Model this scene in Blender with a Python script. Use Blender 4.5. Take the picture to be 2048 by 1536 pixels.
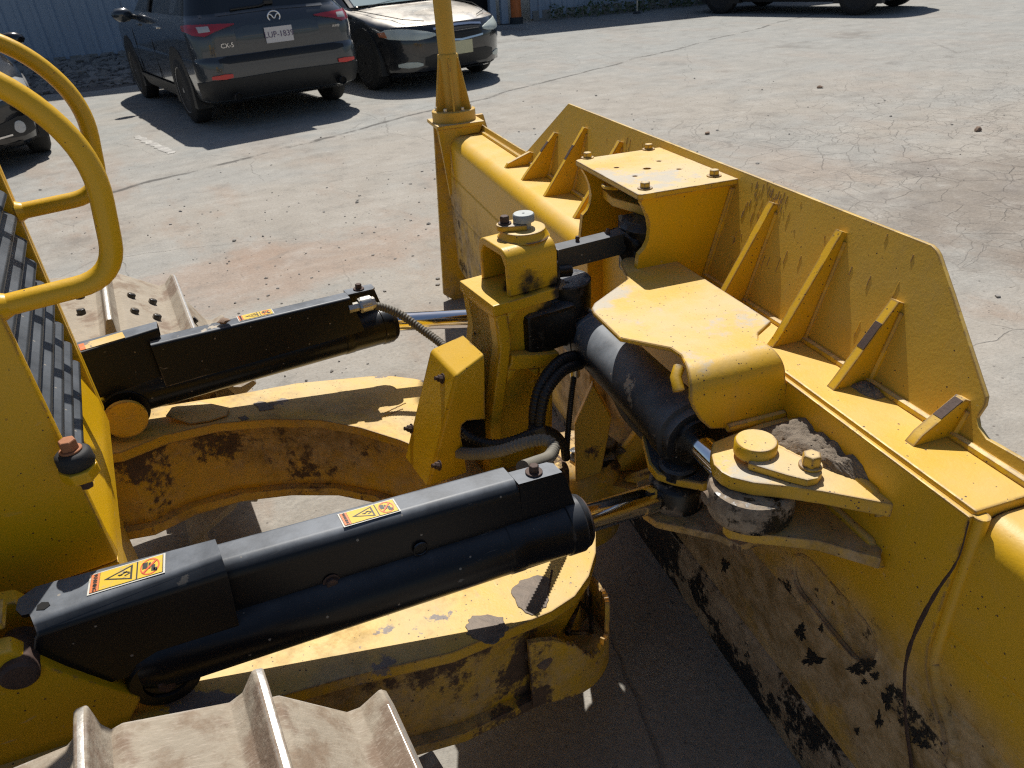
import bpy, bmesh, math, random
from math import radians as rad, sin, cos, pi, hypot, atan2, sqrt
from mathutils import Vector as V3, Matrix
from mathutils.geometry import tessellate_polygon
random.seed(7)
for o in list(bpy.data.objects): bpy.data.objects.remove(o)
SC = bpy.context.scene
COL = SC.collection

# ------------------------------------------------------------------ camera
# world: x = machine forward, y = machine left, z = up, ground z = 0, machine centre line y = 0
F_PX = 1440.0; PITCH = rad(31.3); ROLL = rad(-4.3); HEAD = rad(63.6)
CAMP = V3((0, -1.28, 1.54))
_h = V3((cos(HEAD), sin(HEAD), 0)); _r = V3((sin(HEAD), -cos(HEAD), 0)); _z = V3((0, 0, 1))
FW = _h*cos(PITCH) - _z*sin(PITCH); _u = _h*sin(PITCH) + _z*cos(PITCH)
RT = _r*cos(ROLL) + _u*sin(ROLL); UP = -_r*sin(ROLL) + _u*cos(ROLL)
cam_d = bpy.data.cameras.new('camera'); cam = bpy.data.objects.new('camera', cam_d); COL.objects.link(cam)
cam.matrix_world = Matrix(((RT.x, UP.x, -FW.x, CAMP.x), (RT.y, UP.y, -FW.y, CAMP.y), (RT.z, UP.z, -FW.z, CAMP.z), (0, 0, 0, 1)))
cam_d.sensor_width = 36; cam_d.lens = F_PX/2048*36; cam_d.clip_start = 0.02; cam_d.clip_end = 500
cam_d.dof.use_dof = True; cam_d.dof.focus_distance = 1.30; cam_d.dof.aperture_fstop = 14.0
SC.camera = cam
# ------------------------------------------------------------------ sky, sun, exposure
SUN = V3((0.325, 0.62, 1.0)).normalized()
w = bpy.data.worlds.new('World'); SC.world = w; w.use_nodes = True
nt = w.node_tree; bg = nt.nodes['Background']
sky = nt.nodes.new('ShaderNodeTexSky'); sky.sky_type = 'NISHITA'; sky.sun_disc = False
sky.sun_elevation = math.asin(SUN.z); sky.sun_rotation = atan2(SUN.x, SUN.y)
sky.air_density = 1.0; sky.dust_density = 1.2; sky.ozone_density = 1.0
nt.links.new(sky.outputs[0], bg.inputs[0]); bg.inputs[1].default_value = 0.064
sl = bpy.data.lights.new('sun', 'SUN'); sl.energy = 4.8; sl.angle = rad(0.53); sl.color = (1.0, 0.955, 0.88)
so = bpy.data.objects.new('sun', sl); COL.objects.link(so); so.rotation_euler = SUN.to_track_quat('Z', 'Y').to_euler(); so.location = (4, 6, 12)
SC.view_settings.view_transform = 'Standard'; SC.view_settings.look = 'None'
SC.cycles.use_denoising = False; SC.cycles.sample_clamp_indirect = 4.0; SC.cycles.filter_width = 1.2
SC.view_settings.exposure = 0.17; SC.view_settings.gamma = 1.0; SC.view_settings.use_curve_mapping = False

# ------------------------------------------------------------------ survey helpers: where a sight line meets a real plane
def sight(px, py): return FW + RT*((px-1024)/F_PX) - UP*((py-768)/F_PX)
def on(px, py, p0, n):
    d = sight(px, py); return CAMP + d*((p0-CAMP).dot(n)/d.dot(n))
AX, AY, AZ = V3((1, 0, 0)), V3((0, 1, 0)), V3((0, 0, 1))
def ax(px, py, x): return on(px, py, V3((x, 0, 0)), AX)
def ay(px, py, y): return on(px, py, V3((0, y, 0)), AY)
def az(px, py, z): return on(px, py, V3((0, 0, z)), AZ)
# blade frame: BN forward normal, BS along the blade to its left end, BV up
_tb, _e = rad(78.8), rad(1.2)
BS = V3((cos(_tb)*cos(_e), sin(_tb)*cos(_e), -sin(_e))); BN = V3((sin(_tb), -cos(_tb), 0)); BV = BN.cross(BS)
BO = V3((1.02, -0.03, 0))
def bw(n, s, z): return BO + BN*n + BS*s + BV*z
def bl(P): d = P-BO; return (d.dot(BN), d.dot(BS), d.dot(BV))
def bn(px, py, n): return bl(on(px, py, BO+BN*n, BN))
def bsx(px, py, s): return bl(on(px, py, BO+BS*s, BS))
def bz(px, py, z): return bl(on(px, py, BO+BV*z, BV))

# ------------------------------------------------------------------ materials
class M:
    def __init__(s, name):
        s.m = bpy.data.materials.new(name); s.m.use_nodes = True; s.t = s.m.node_tree
        s.b = s.t.nodes['Principled BSDF']; s.n = 0
    def node(s, ty, **kw):
        nd = s.t.nodes.new(ty)
        for k, v in kw.items(): setattr(nd, k, v)
        return nd
    def link(s, a, b): s.t.links.new(a, b)
    def coord(s):
        if not hasattr(s, '_c'): s._c = s.node('ShaderNodeTexCoord').outputs['Object']
        return s._c
    def mapped(s, scale=(1, 1, 1), loc=(0, 0, 0), rot=(0, 0, 0), src=None):
        mp = s.node('ShaderNodeMapping'); mp.inputs['Scale'].default_value = scale; mp.inputs['Location'].default_value = loc; mp.inputs['Rotation'].default_value = rot
        s.link(src or s.coord(), mp.inputs[0]); return mp.outputs[0]
    def noise(s, scale, detail=3, rough=.55, vec=None, dist=0.0):
        nd = s.node('ShaderNodeTexNoise'); nd.inputs['Scale'].default_value = scale; nd.inputs['Detail'].default_value = detail
        nd.inputs['Roughness'].default_value = rough; nd.inputs['Distortion'].default_value = dist
        s.link(vec or s.coord(), nd.inputs['Vector']); return nd.outputs['Fac']
    def vor(s, scale, feature='F1', vec=None, out='Distance', rand=1.0):
        nd = s.node('ShaderNodeTexVoronoi'); nd.feature = feature; nd.inputs['Scale'].default_value = scale; nd.inputs['Randomness'].default_value = rand
        s.link(vec or s.coord(), nd.inputs['Vector']); return nd.outputs[out]
    def step(s, v, a, b, lo=0.0, hi=1.0):
        nd = s.node('ShaderNodeMapRange'); nd.interpolation_type = 'SMOOTHSTEP'
        nd.inputs['From Min'].default_value = a; nd.inputs['From Max'].default_value = b
        nd.inputs['To Min'].default_value = lo; nd.inputs['To Max'].default_value = hi
        s.link(v, nd.inputs['Value']); return nd.outputs['Result']
    def math(s, op, a, b=None, clamp=False):
        nd = s.node('ShaderNodeMath', operation=op, use_clamp=clamp)
        for i, x in enumerate((a, b)):
            if x is None: continue
            if isinstance(x, (int, float)): nd.inputs[i].default_value = x
            else: s.link(x, nd.inputs[i])
        return nd.outputs[0]
    def mix(s, f, a, b):
        nd = s.node('ShaderNodeMix', data_type='RGBA')
        for sock, x in ((nd.inputs['Factor'], f), (nd.inputs['A'], a), (nd.inputs['B'], b)):
            if isinstance(x, (int, float)): sock.default_value = x
            elif isinstance(x, tuple): sock.default_value = (*x, 1)
            else: s.link(x, sock)
        return nd.outputs['Result']
    def mixf(s, f, a, b):
        nd = s.node('ShaderNodeMix', data_type='FLOAT')
        for sock, x in ((nd.inputs['Factor'], f), (nd.inputs['A'], a), (nd.inputs['B'], b)):
            if isinstance(x, (int, float)): sock.default_value = x
            else: s.link(x, sock)
        return nd.outputs['Result']
    def upface(s):
        g = s.node('ShaderNodeNewGeometry'); x = s.node('ShaderNodeSeparateXYZ'); s.link(g.outputs['Normal'], x.inputs[0]); return x.outputs['Z']
    def sep(s, v):
        x = s.node('ShaderNodeSeparateXYZ'); s.link(v, x.inputs[0]); return x.outputs
    def edge(s, radius=.006):
        bv = s.node('ShaderNodeBevel', samples=3); bv.inputs['Radius'].default_value = radius
        g = s.node('ShaderNodeNewGeometry'); d = s.node('ShaderNodeVectorMath', operation='DOT_PRODUCT')
        s.link(bv.outputs[0], d.inputs[0]); s.link(g.outputs['Normal'], d.inputs[1]); return s.math('SUBTRACT', 1.0, d.outputs['Value'])
    def bump(s, h, dist=.002, strength=.5):
        nd = s.node('ShaderNodeBump'); nd.inputs['Distance'].default_value = dist; nd.inputs['Strength'].default_value = strength
        s.link(h, nd.inputs['Height']); s.link(nd.outputs[0], s.b.inputs['Normal'])
    def set(s, col=None, rough=None, metal=None, **kw):
        for k, x in (('Base Color', col), ('Roughness', rough), ('Metallic', metal)) + tuple(kw.items()):
            if x is None: continue
            if isinstance(x, (int, float)): s.b.inputs[k].default_value = x
            elif isinstance(x, tuple): s.b.inputs[k].default_value = (*x, 1)
            else: s.link(x, s.b.inputs[k])
        return s.m

def yellow(name, dust=.6, specks=.5, chip=.6, mud=0.0, black=0.0, bare=0.0, rough=.42, scale=1.0, scratch=.3, primer=0.0, clod=0.0, zr=None, grease=(), base=(.70, .405, .010)):
    m = M(name)
    c = m.mix(m.noise(3.1*scale, 3), tuple(x*.88 for x in base), tuple(min(1, x*1.07) for x in base))
    up = m.step(m.upface(), .55, .97)
    d = m.math('MULTIPLY', up, m.step(m.noise(5*scale, 6, .62), .30, .72, .18, 1.0))
    d = m.math('MULTIPLY', d, dust)
    c = m.mix(d, c, (.575, .462, .275))
    r = m.mixf(d, rough, .68)
    if dust > 0:   # thin film of dust left by splashes
        f = m.math('MULTIPLY', m.step(m.noise(9*scale, 9, .74, dist=.6), .46, .76), .42*dust); c = m.mix(f, c, (.46, .36, .17)); f2 = m.math('MULTIPLY', m.step(m.noise(14*scale, 6, .7, vec=m.mapped((1.6, 1.6, .22))), .52, .72), .26*dust); c = m.mix(f2, c, (.36, .26, .12))
    if scratch > 0:
        sc1 = m.noise(26, 2, .5, vec=m.mapped((1, 14, 3), rot=(.3, .5, .8))); sc2 = m.noise(26, 2, .5, vec=m.mapped((12, 1, 4), rot=(.7, .2, .3)))
        sm = m.math('MULTIPLY', m.step(m.math('MAXIMUM', sc1, sc2), .70, .74), m.step(m.noise(4, 3), .5, .62)); c = m.mix(m.math('MULTIPLY', sm, scratch), c, (.62, .50, .30))
    if bare > 0:
        b = m.step(m.noise(4.2*scale, 7, .62, vec=m.mapped(loc=(3.3, 1.2, .4))), .70-.16*bare, .715-.16*bare)
        c = m.mix(b, c, m.mix(m.noise(30, 4), (.13, .11, .105), (.29, .24, .21))); r = m.mixf(b, r, .55)
    fr = m.math('MULTIPLY', m.math('SUBTRACT', m.noise(70, 5, .75), .5), .20); gr = m.math('MULTIPLY', m.math('SUBTRACT', m.noise(34, 4, .7, vec=m.mapped((1, 1, .16), rot=(.05, .12, .2))), .5), .16); rag = lambda v: m.math('ADD', v, m.math('ADD', fr, gr))
    zk = m.step(m.math('ADD', m.sep(m.coord())[2], m.math('MULTIPLY', m.math('SUBTRACT', m.noise(3, 5), .5), .22)), zr[0], zr[1]) if zr else None
    zm = (lambda f: m.math('MULTIPLY', f, zk)) if zr else (lambda f: f)
    if mud > 0:
        k = m.noise(2.6*scale, 10, .68, vec=m.mapped(loc=(1.7, 5.2, 2.4)))
        a = zm(m.step(rag(k), .58-.24*mud, .80-.20*mud))
        mt = m.mix(m.step(m.noise(16, 10, .78), .32, .68), (.12, .082, .052), (.50, .405, .30)); c = m.mix(m.math('MULTIPLY', a, .80), c, mt); r = m.mixf(a, r, .9)
        sx = m.math('MULTIPLY', zm(m.step(m.noise(30, 3, .6, vec=m.mapped((1, 1, 9), rot=(.15, .1, .3))), .62, .72)), .5*min(1, mud)); c = m.mix(sx, c, (.50, .41, .31))
    if clod > 0:
        k2 = zm(m.step(rag(m.noise(4.5*scale, 9, .70, vec=m.mapped(loc=(7, 2, 9)))), .68-.16*clod, .75-.16*clod))
        c = m.mix(k2, c, m.mix(m.noise(60, 4), (.055, .034, .020), (.16, .10, .062))); r = m.mixf(k2, r, .9)
    if black > 0:
        k = zm(m.step(rag(m.noise(6.5*scale, 9, .68, vec=m.mapped(loc=(11, 4, 6)))), .73-.22*black, .775-.22*black))
        c = m.mix(k, c, (.012, .011, .010)); r = m.mixf(k, r, .35)
    for gx, gy, gz, gr_ in grease:      # greasy black smear round a joint
        vm = m.node('ShaderNodeVectorMath', operation='DISTANCE'); m.link(m.coord(), vm.inputs[0]); vm.inputs[1].default_value = (gx, gy, gz)
        gk = m.step(m.math('ADD', vm.outputs['Value'], m.math('MULTIPLY', m.math('SUBTRACT', m.noise(28, 7, .7), .5), gr_*.9)), gr_*1.05, gr_*.72)
        c = m.mix(gk, c, m.mix(m.noise(60, 5, .7), (.008, .007, .006), (.05, .035, .022))); r = m.mixf(gk, r, .5)
    if specks > 0:
        vs = m.vor(85*scale); cell = m.sep(m.vor(85*scale, out='Color'))
        s1 = m.math('MULTIPLY', m.math('LESS_THAN', vs, m.math('MULTIPLY', cell[1], .17)), m.math('GREATER_THAN', cell[0], 1-.34*specks))
        s1 = m.math('MULTIPLY', s1, m.step(m.noise(3.1, 4), .42, .56, 0, 1))
        vs2 = m.vor(240*scale); cell2 = m.sep(m.vor(240*scale, out='Color'))
        s2 = m.math('MULTIPLY', m.math('LESS_THAN', vs2, m.math('MULTIPLY', cell2[1], .40)), m.math('GREATER_THAN', cell2[0], 1-.10*specks))
        c = m.mix(m.math('MAXIMUM', s1, s2), c, (.085, .05, .03))
    if primer > 0:
        f = m.math('MULTIPLY', m.step(m.noise(3.0*scale, 9, .7, vec=m.mapped(loc=(6.1, 2.2, 8.5))), .555, .62), m.math('MULTIPLY', up, primer)); c = m.mix(f, c, (.42, .395, .34))
    if chip > 0:
        e = m.step(m.edge(.0065), .02, .09)
        k = m.step(m.noise(17, 6, .65, vec=m.mapped(loc=(2, 8, 5))), .585-.20*chip, .62-.18*chip)
        ek = m.math('MULTIPLY', e, k)
        c = m.mix(ek, c, m.mix(m.noise(45, 3), (.085, .05, .042), (.20, .13, .105))); r = m.mixf(ek, r, .6)
    m.bump(m.math('ADD', m.noise(190, 2), m.math('MULTIPLY', m.noise(24, 4), 2.2)), .0007, .35)
    return m.set(c, r, 0.0)

def blackpaint(name, base=(.0065, .0075, .010), dust=.5, greasy=False, pale=.5, rough=.36, u0=.5, spec=.3):
    m = M(name); m.b.inputs['Specular IOR Level'].default_value = spec
    up = m.step(m.upface(), u0, .96)
    n1 = m.noise(7, 8, .68)
    d = m.math('MULTIPLY', m.math('MULTIPLY', up, m.step(n1, .30, .75, .35, 1)), dust)
    c = m.mix(d, base, (.25, .275, .31))
    r = m.mixf(d, rough, .55)
    sc1 = m.noise(20, 2, .5, vec=m.mapped((1, 13, 3), rot=(.2, .4, 1.1))); sc2 = m.noise(24, 2, .5, vec=m.mapped((2, 16, 3), rot=(.9, .1, .2)))
    sm = m.math('MULTIPLY', m.step(m.math('MAXIMUM', sc1, sc2), .71, .76), m.step(m.noise(3.7, 3), .45, .62))
    c = m.mix(m.math('MULTIPLY', sm, .45), c, (.30, .29, .27))
    if pale > 0:   # flaked pale splashes on upper faces, fine spatter everywhere
        k = m.step(m.noise(11, 8, .66, vec=m.mapped(loc=(4, 1, 3))), .68-.05*pale, .70-.05*pale)
        c = m.mix(m.math('MULTIPLY', m.math('MULTIPLY', k, up), pale), c, (.55, .47, .36)); 
        vs = m.vor(95); cell = m.sep(m.vor(95, out='Color'))[0]
        s1 = m.math('MULTIPLY', m.step(vs, .24, .14), m.math('GREATER_THAN', cell, .955)); c = m.mix(m.math('MULTIPLY', s1, .7), c, (.34, .30, .25))
    e = m.math('MULTIPLY', m.step(m.edge(.005), .05, .16), m.step(m.noise(9, 5), .54, .66)); c = m.mix(m.math('MULTIPLY', e, .7), c, (.42, .36, .30))
    if greasy:
        g = m.noise(38, 6, .7); c = m.mix(m.step(g, .52, .75), c, (.075, .06, .045)); r = m.mixf(m.step(g, .45, .7), .22, .85); m.bump(m.noise(60, 6, .7), .0025, .7)
    else: m.bump(m.noise(160, 2), .0004, .25)
    return m.set(c, r)

def simple(name, col, rough=.5, metal=0.0, var=.15, nscale=30, bump=0.0, **kw):
    m = M(name); c = m.mix(m.noise(nscale, 4), tuple(x*(1-var) for x in col), tuple(min(1, x*(1+var)) for x in col))
    if bump: m.bump(m.noise(nscale*2, 5, .6), bump, .6)
    return m.set(c, rough, metal, **kw)

MAT = {}
MAT['yellow'] = yellow('yellow_paint', .8, .6, .8, scratch=.5)
GR = ((.735, -.055, .905, .042), (.72, -.05, .84, .05), (.66, -.03, .935, .05), (.70, .0, .93, .05))
MAT['yellow_post'] = yellow('yellow_paint_post', .3, .25, .4, scratch=.35, rough=.38, grease=GR, base=(.70, .405, .008))
MAT['yellow_top'] = yellow('yellow_paint_dusty', .85, .95, .9, bare=.10, primer=.8)
MAT['yellow_clean'] = yellow('yellow_paint_clean', .22, .22, .35, scratch=.35, rough=.36, base=(.72, .415, .004))
MAT['yellow_mast'] = yellow('yellow_paint_mast', .3, .22, .25, rough=.5, base=(.60, .355, .035))
MAT['yellow_plate'] = yellow('yellow_paint_blade', .5, .22, .6, rough=.40, base=(.60, .375, .045))
MAT['yellow_muddy'] = yellow('yellow_paint_muddy', .6, .5, .7, mud=.5, clod=.2, black=.12)
MAT['yellow_filthy'] = yellow('yellow_paint_filthy', .5, .4, .7, mud=.95, clod=.95, black=.22)
MAT['yellow_frame'] = yellow('yellow_paint_scabbed', .7, .6, 1.1, bare=.62, mud=.35)
MAT['skirt'] = yellow('skirt_worn_black', .5, .2, .3, mud=1.3, black=1.15, clod=.4, scale=.9, base=(.40, .29, .17))
MAT['back_tan'] = yellow('yellow_paint_dirt_film', .5, .3, .7, mud=1.45, black=.18, clod=.2)
MAT['back_plate'] = yellow('yellow_back_plate', .4, .35, .8, mud=.95, black=.62, zr=(.66, .50))
MAT['bare_black'] = simple('bare_black_steel', (.012, .011, .010), .4, 0, .5, 60, .0006)
MAT['black'] = blackpaint('black_paint', dust=.8, pale=.75)
MAT['barrel'] = blackpaint('black_barrel_paint', dust=.25, pale=.35, rough=.30)
MAT['barrel_dusty'] = blackpaint('dusty_black_barrel', dust=1.0, pale=.9, rough=.42, u0=-.1)
MAT['grease'] = blackpaint('greasy_black', (.010, .009, .008), .5, True, 0)
MAT['link'] = blackpaint('dark_grey_link', (.055, .053, .05), .6, False, .2, .5)
MAT['boss'] = yellow('worn_boss_steel', .3, .2, .2, mud=.8, black=1.0, clod=.3, base=(.14, .11, .085))
mm = M('chrome_rod'); MAT['chrome'] = mm.set(mm.mix(mm.step(mm.noise(30, 5, .6, vec=mm.mapped((2, 30, 30))), .55, .75), (.86, .87, .88), (.60, .60, .60)), .10, 1.0)
MAT['steel'] = simple('zinc_steel', (.55, .53, .48), .35, .9)
MAT['bright'] = simple('polished_grouser_steel', (.62, .60, .57), .42, .75, .25, 60, .001)
MAT['rust'] = simple('rusty_bolt', (.155, .075, .042), .75, .1, .5, 120, .0008)
MAT['rust_dark'] = simple('dark_rusty_bolt', (.075, .045, .035), .7, .2, .5, 120, .0008)
MAT['rust_orange'] = simple('orange_rusty_bolt', (.36, .15, .07), .7, .1, .35, 90, .0006)
MAT['hose'] = simple('corrugated_hose_black', (.022, .022, .022), .45, 0, .5, 15)
MAT['hose_grey'] = simple('corrugated_hose_dusty', (.20, .185, .15), .7, 0, .35, 12)
MAT['hose_tan'] = simple('corrugated_hose_tan', (.11, .098, .075), .65, 0, .35, 14)
MAT['plastic'] = simple('dark_plastic', (.035, .036, .038), .5)
MAT['rubber'] = simple('black_rubber', (.018, .018, .019), .7, 0, .4, 60, .001)
MAT['louver'] = blackpaint('louver_black', (.020, .022, .025), .9, False, .25, .42)
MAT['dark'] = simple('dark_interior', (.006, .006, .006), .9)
MAT['grey_cap'] = simple('grey_pin_cap', (.34, .36, .35), .5, .2, .2, 50)
mm = M('track_shoe_dusty')
_c = mm.mix(mm.noise(14, 8, .7), (.235, .195, .145), (.42, .365, .285)); _k = mm.step(mm.noise(6, 7, .65), .55, .66)
_c = mm.mix(mm.math('MULTIPLY', _k, .7), _c, (.16, .095, .06)); _st = mm.noise(18, 4, .6, vec=mm.mapped((3, 22, 6), rot=(0, 0, .7)))
_c = mm.mix(mm.math('MULTIPLY', mm.step(_st, .5, .7), .35), _c, (.52, .45, .37)); mm.bump(mm.noise(70, 6, .7), .003, .7); _rv = mm.step(mm.noise(3.3, 8, .72, vec=mm.mapped(loc=(4, 9, 2))), .52, .62); _c = mm.mix(mm.math('MULTIPLY', _rv, .75), _c, mm.mix(mm.noise(50, 6, .7), (.12, .075, .045), (.25, .17, .11))); _e = mm.step(mm.edge(.006), .03, .12); _c = mm.mix(mm.math('MULTIPLY', _e, mm.step(mm.noise(25, 4), .42, .6)), _c, (.55, .52, .48)); MAT['shoe'] = mm.set(_c, .88)
mm = M('dry_mud'); mm.bump(mm.noise(90, 8, .75), .006, 1.0)
MAT['mud'] = mm.set(mm.mix(mm.noise(55, 7, .7), (.13, .10, .075), (.34, .285, .22)), .95)
mm = M('brown_stone'); mm.bump(mm.noise(60, 7, .7), .004, .9); MAT['stone'] = mm.set(mm.mix(mm.noise(25, 7, .7), (.12, .075, .05), (.30, .21, .15)), .9)
def worn_print(name, col):
    m = M(name); c = m.mix(m.noise(20, 5, .7), tuple(x*.78 for x in col), col)
    k = m.math('MULTIPLY', m.step(m.noise(70, 6, .75), .53, .66), .7); c = m.mix(k, c, (.34, .29, .19)); sc = m.step(m.noise(60, 2, .5, vec=m.mapped((1, 9, 3), rot=(0, 0, .5))), .69, .73); c = m.mix(m.math('MULTIPLY', sc, .8), c, (.10, .09, .08)); return m.set(c, .55)
MAT['decal_yellow'] = worn_print('decal_yellow', (.74, .49, .02)); MAT['decal_orange'] = worn_print('decal_orange', (.70, .19, .05)); MAT['decal_white'] = worn_print('decal_white', (.66, .64, .56))
MAT['decal_black'] = simple('decal_black', (.02, .02, .02), .5)
MAT['decal_red'] = simple('decal_red', (.62, .10, .03), .5)
MAT['decal_worn'] = yellow('decal_worn', .8, .3, 0, bare=.9, base=(.62, .40, .06), scale=3)

# ------------------------------------------------------------------ mesh builders
def mesh_obj(name, verts, faces, mat, parent=None, bevel=0.0, smooth=30, mats=None, fm=None, seg=2):
    bm = bmesh.new(); vs = [bm.verts.new(v) for v in verts]
    for i, f in enumerate(faces):
        try:
            q = bm.faces.new([vs[k] for k in f])
            if fm: q.material_index = fm[i]
        except ValueError: pass
    return bm_obj(name, bm, mat, parent, bevel, smooth, mats, seg)
def bm_obj(name, bm, mat, parent=None, bevel=0.0, smooth=30, mats=None, seg=2, wn=None):
    if wn is None: wn = bevel > 0
    bmesh.ops.recalc_face_normals(bm, faces=bm.faces)
    if bevel > 0:
        eds = [e for e in bm.edges if len(e.link_faces) == 2 and e.calc_face_angle(0) > rad(28)]
        if eds: bmesh.ops.bevel(bm, geom=eds, offset=bevel, segments=seg, profile=.5, affect='EDGES', clamp_overlap=True)
    me = bpy.data.meshes.new(name); bm.to_mesh(me); bm.free()
    for x in (mats or [mat]): me.materials.append(x if not isinstance(x, str) else MAT[x])
    for p in me.polygons: p.use_smooth = True
    me.set_sharp_from_angle(angle=rad(smooth))
    o = bpy.data.objects.new(name, me); COL.objects.link(o)
    if wn: md = o.modifiers.new('normals', 'WEIGHTED_NORMAL'); md.keep_sharp = True; md.weight = 90
    attach(o, parent)
    return o
def attach(o, parent):
    if parent is None: return
    o.parent = parent
    if parent.type == 'EMPTY' and not parent.name.startswith('parked_car'): o.matrix_parent_inverse = Matrix.Translation(-parent.location)
def add_prism(bm, pts, ext, holes=(), mi=0):
    """closed solid: planar loop swept by ext; holes = inner loops"""
    loops = [[V3(p) for p in pts]] + [[V3(p) for p in h] for h in holes]; ext = V3(ext)
    vs0 = []; vs1 = []; rng = []
    for L in loops:
        a = len(vs0)
        for p in L: vs0.append(bm.verts.new(p)); vs1.append(bm.verts.new(p+ext))
        rng.append((a, len(vs0)))
    fs = []
    if holes:
        for t in tessellate_polygon(loops):
            fs.append(bm.faces.new([vs0[i] for i in t])); fs.append(bm.faces.new([vs1[i] for i in reversed(t)]))
    else: fs += [bm.faces.new(vs0), bm.faces.new(list(reversed(vs1)))]
    for a, b in rng:
        for i in range(a, b):
            j = i+1 if i+1 < b else a
            fs.append(bm.faces.new([vs0[j], vs0[i], vs1[i], vs1[j]]))
    for f in fs: f.material_index = mi
def prism(name, pts, ext, mat, parent=None, bevel=.003, holes=(), smooth=30, seg=2):
    bm = bmesh.new(); add_prism(bm, pts, ext, holes); return bm_obj(name, bm, mat, parent, bevel, smooth, seg=seg)
def basis(d):
    d = V3(d).normalized(); a = V3((0, 0, 1)) if abs(d.z) < .9 else V3((1, 0, 0)); u = d.cross(a).normalized(); return d, u, d.cross(u)
def add_lathe(bm, p0, d, prof, n=32, mi=0, phase=0.0, cap=True):
    """prof = [(dist along d, radius)...]"""
    d, u, v = basis(d); p0 = V3(p0); rings = []
    for t, r in prof:
        rings.append([bm.verts.new(p0+d*t+(u*cos(phase+2*pi*i/n)+v*sin(phase+2*pi*i/n))*max(r, 1e-5)) for i in range(n)])
    for a, b in zip(rings, rings[1:]):
        for i in range(n): bm.faces.new([a[i], a[(i+1) % n], b[(i+1) % n], b[i]]).material_index = mi
    if cap:
        bm.faces.new(list(reversed(rings[0]))).material_index = mi; bm.faces.new(rings[-1]).material_index = mi
def lathe(name, p0, d, prof, mat, parent=None, n=32, smooth=30, bevel=0, phase=0.0):
    bm = bmesh.new(); add_lathe(bm, p0, d, prof, n, phase=phase); return bm_obj(name, bm, mat, parent, bevel, smooth)
def rod(name, p0, p1, r, mat, parent=None, n=28): p0, p1 = V3(p0), V3(p1); return lathe(name, p0, p1-p0, [(0, r), ((p1-p0).length, r)], mat, parent, n)
def spline(pts, k=8):
    P = [V3(p) for p in pts]; P = [P[0]*2-P[1]] + P + [P[-1]*2-P[-2]]; out = []
    for i in range(1, len(P)-2):
        for j in range(k):
            t = j/k; a, b, c, d = P[i-1:i+3]
            out.append(.5*((2*b)+(c-a)*t+(2*a-5*b+4*c-d)*t*t+(3*b-a-3*c+d)*t**3))
    out.append(P[-2]); return out
def fillet(pts, r, k=6):
    P = [V3(p) for p in pts]; out = [P[0]]
    for i in range(1, len(P)-1):
        a, b, c = P[i-1], P[i], P[i+1]; u = (a-b).normalized(); v = (c-b).normalized()
        rr = r[i-1] if isinstance(r, (list, tuple)) else r
        L = min(rr, (a-b).length*.49, (c-b).length*.49); s, e = b+u*L, b+v*L
        for j in range(k+1): t = j/k; out.append((1-t)**2*s+2*t*(1-t)*b+t*t*e)
    out.append(P[-1]); return out
def add_tube(bm, path, rf, n=16, mi=0, cap=True):
    path = [V3(p) for p in path]; rings = []; T0 = None
    for i, p in enumerate(path):
        t = (path[min(i+1, len(path)-1)]-path[max(i-1, 0)]).normalized()
        if T0 is None: _, u, v = basis(t)
        else:
            q = T0.rotation_difference(t); u = q @ u
            u = (u-t*u.dot(t)).normalized(); v = t.cross(u)
        T0 = t; r = rf(i) if callable(rf) else rf
        rings.append([bm.verts.new(p+(u*cos(2*pi*j/n)+v*sin(2*pi*j/n))*r) for j in range(n)])
    for a, b in zip(rings, rings[1:]):
        for j in range(n): bm.faces.new([a[j], a[(j+1) % n], b[(j+1) % n], b[j]]).material_index = mi
    if cap: bm.faces.new(list(reversed(rings[0]))); bm.faces.new(rings[-1])
def tube(name, path, r, mat, parent=None, n=16, smooth=40):
    bm = bmesh.new(); add_tube(bm, path, r, n); return bm_obj(name, bm, mat, parent, 0, smooth)
def hose(name, pts, r, mat, parent=None, pitch=.0080, n=18):
    sp = spline(pts, 40); L = [0]
    for a, b in zip(sp, sp[1:]): L.append(L[-1]+(b-a).length)
    N = int(L[-1]/pitch)*4; path = []; k = 0
    for i in range(N+1):
        t = L[-1]*i/N
        while k < len(L)-2 and L[k+1] < t: k += 1
        f = (t-L[k])/max(1e-9, L[k+1]-L[k]); path.append(sp[k].lerp(sp[k+1], f))
    prof = (1.0, 1.0, .86, .86); bm = bmesh.new(); add_tube(bm, path, lambda i: r*prof[i % 4], n); return bm_obj(name, bm, mat, parent, 0, 60)
def add_hex(bm, p, d, r, h, washer=1.35, mi=0, rot=0.3):
    wh = h*.22
    if washer: add_lathe(bm, p, d, [(0, r*washer), (wh, r*washer)], 20, mi)
    else: wh = 0
    add_lathe(bm, V3(p)+V3(d).normalized()*wh, d, [(0, r), (h*.85, r), (h, r*.86)], 6, mi, rot)
def bolt(name, p, d, r, h, mat, parent=None, washer=1.35, rot=0.3):
    bm = bmesh.new(); add_hex(bm, p, d, r, h, washer, 0, rot); return bm_obj(name, bm, mat, parent, .0007, 25, seg=1)
def add_box(bm, c, sx, sy, sz, X=AX, Y=AY, Z=AZ, mi=0):
    c = V3(c); a = [c+X*(sx/2*i)+Y*(sy/2*j)+Z*(-sz/2) for i, j in ((-1, -1), (1, -1), (1, 1), (-1, 1))]; add_prism(bm, a, Z*sz, mi=mi)
def box(name, c, sx, sy, sz, mat, parent=None, bevel=.003, X=AX, Y=AY, Z=AZ):
    bm = bmesh.new(); add_box(bm, c, sx, sy, sz, X, Y, Z); return bm_obj(name, bm, mat, parent, bevel)
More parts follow.
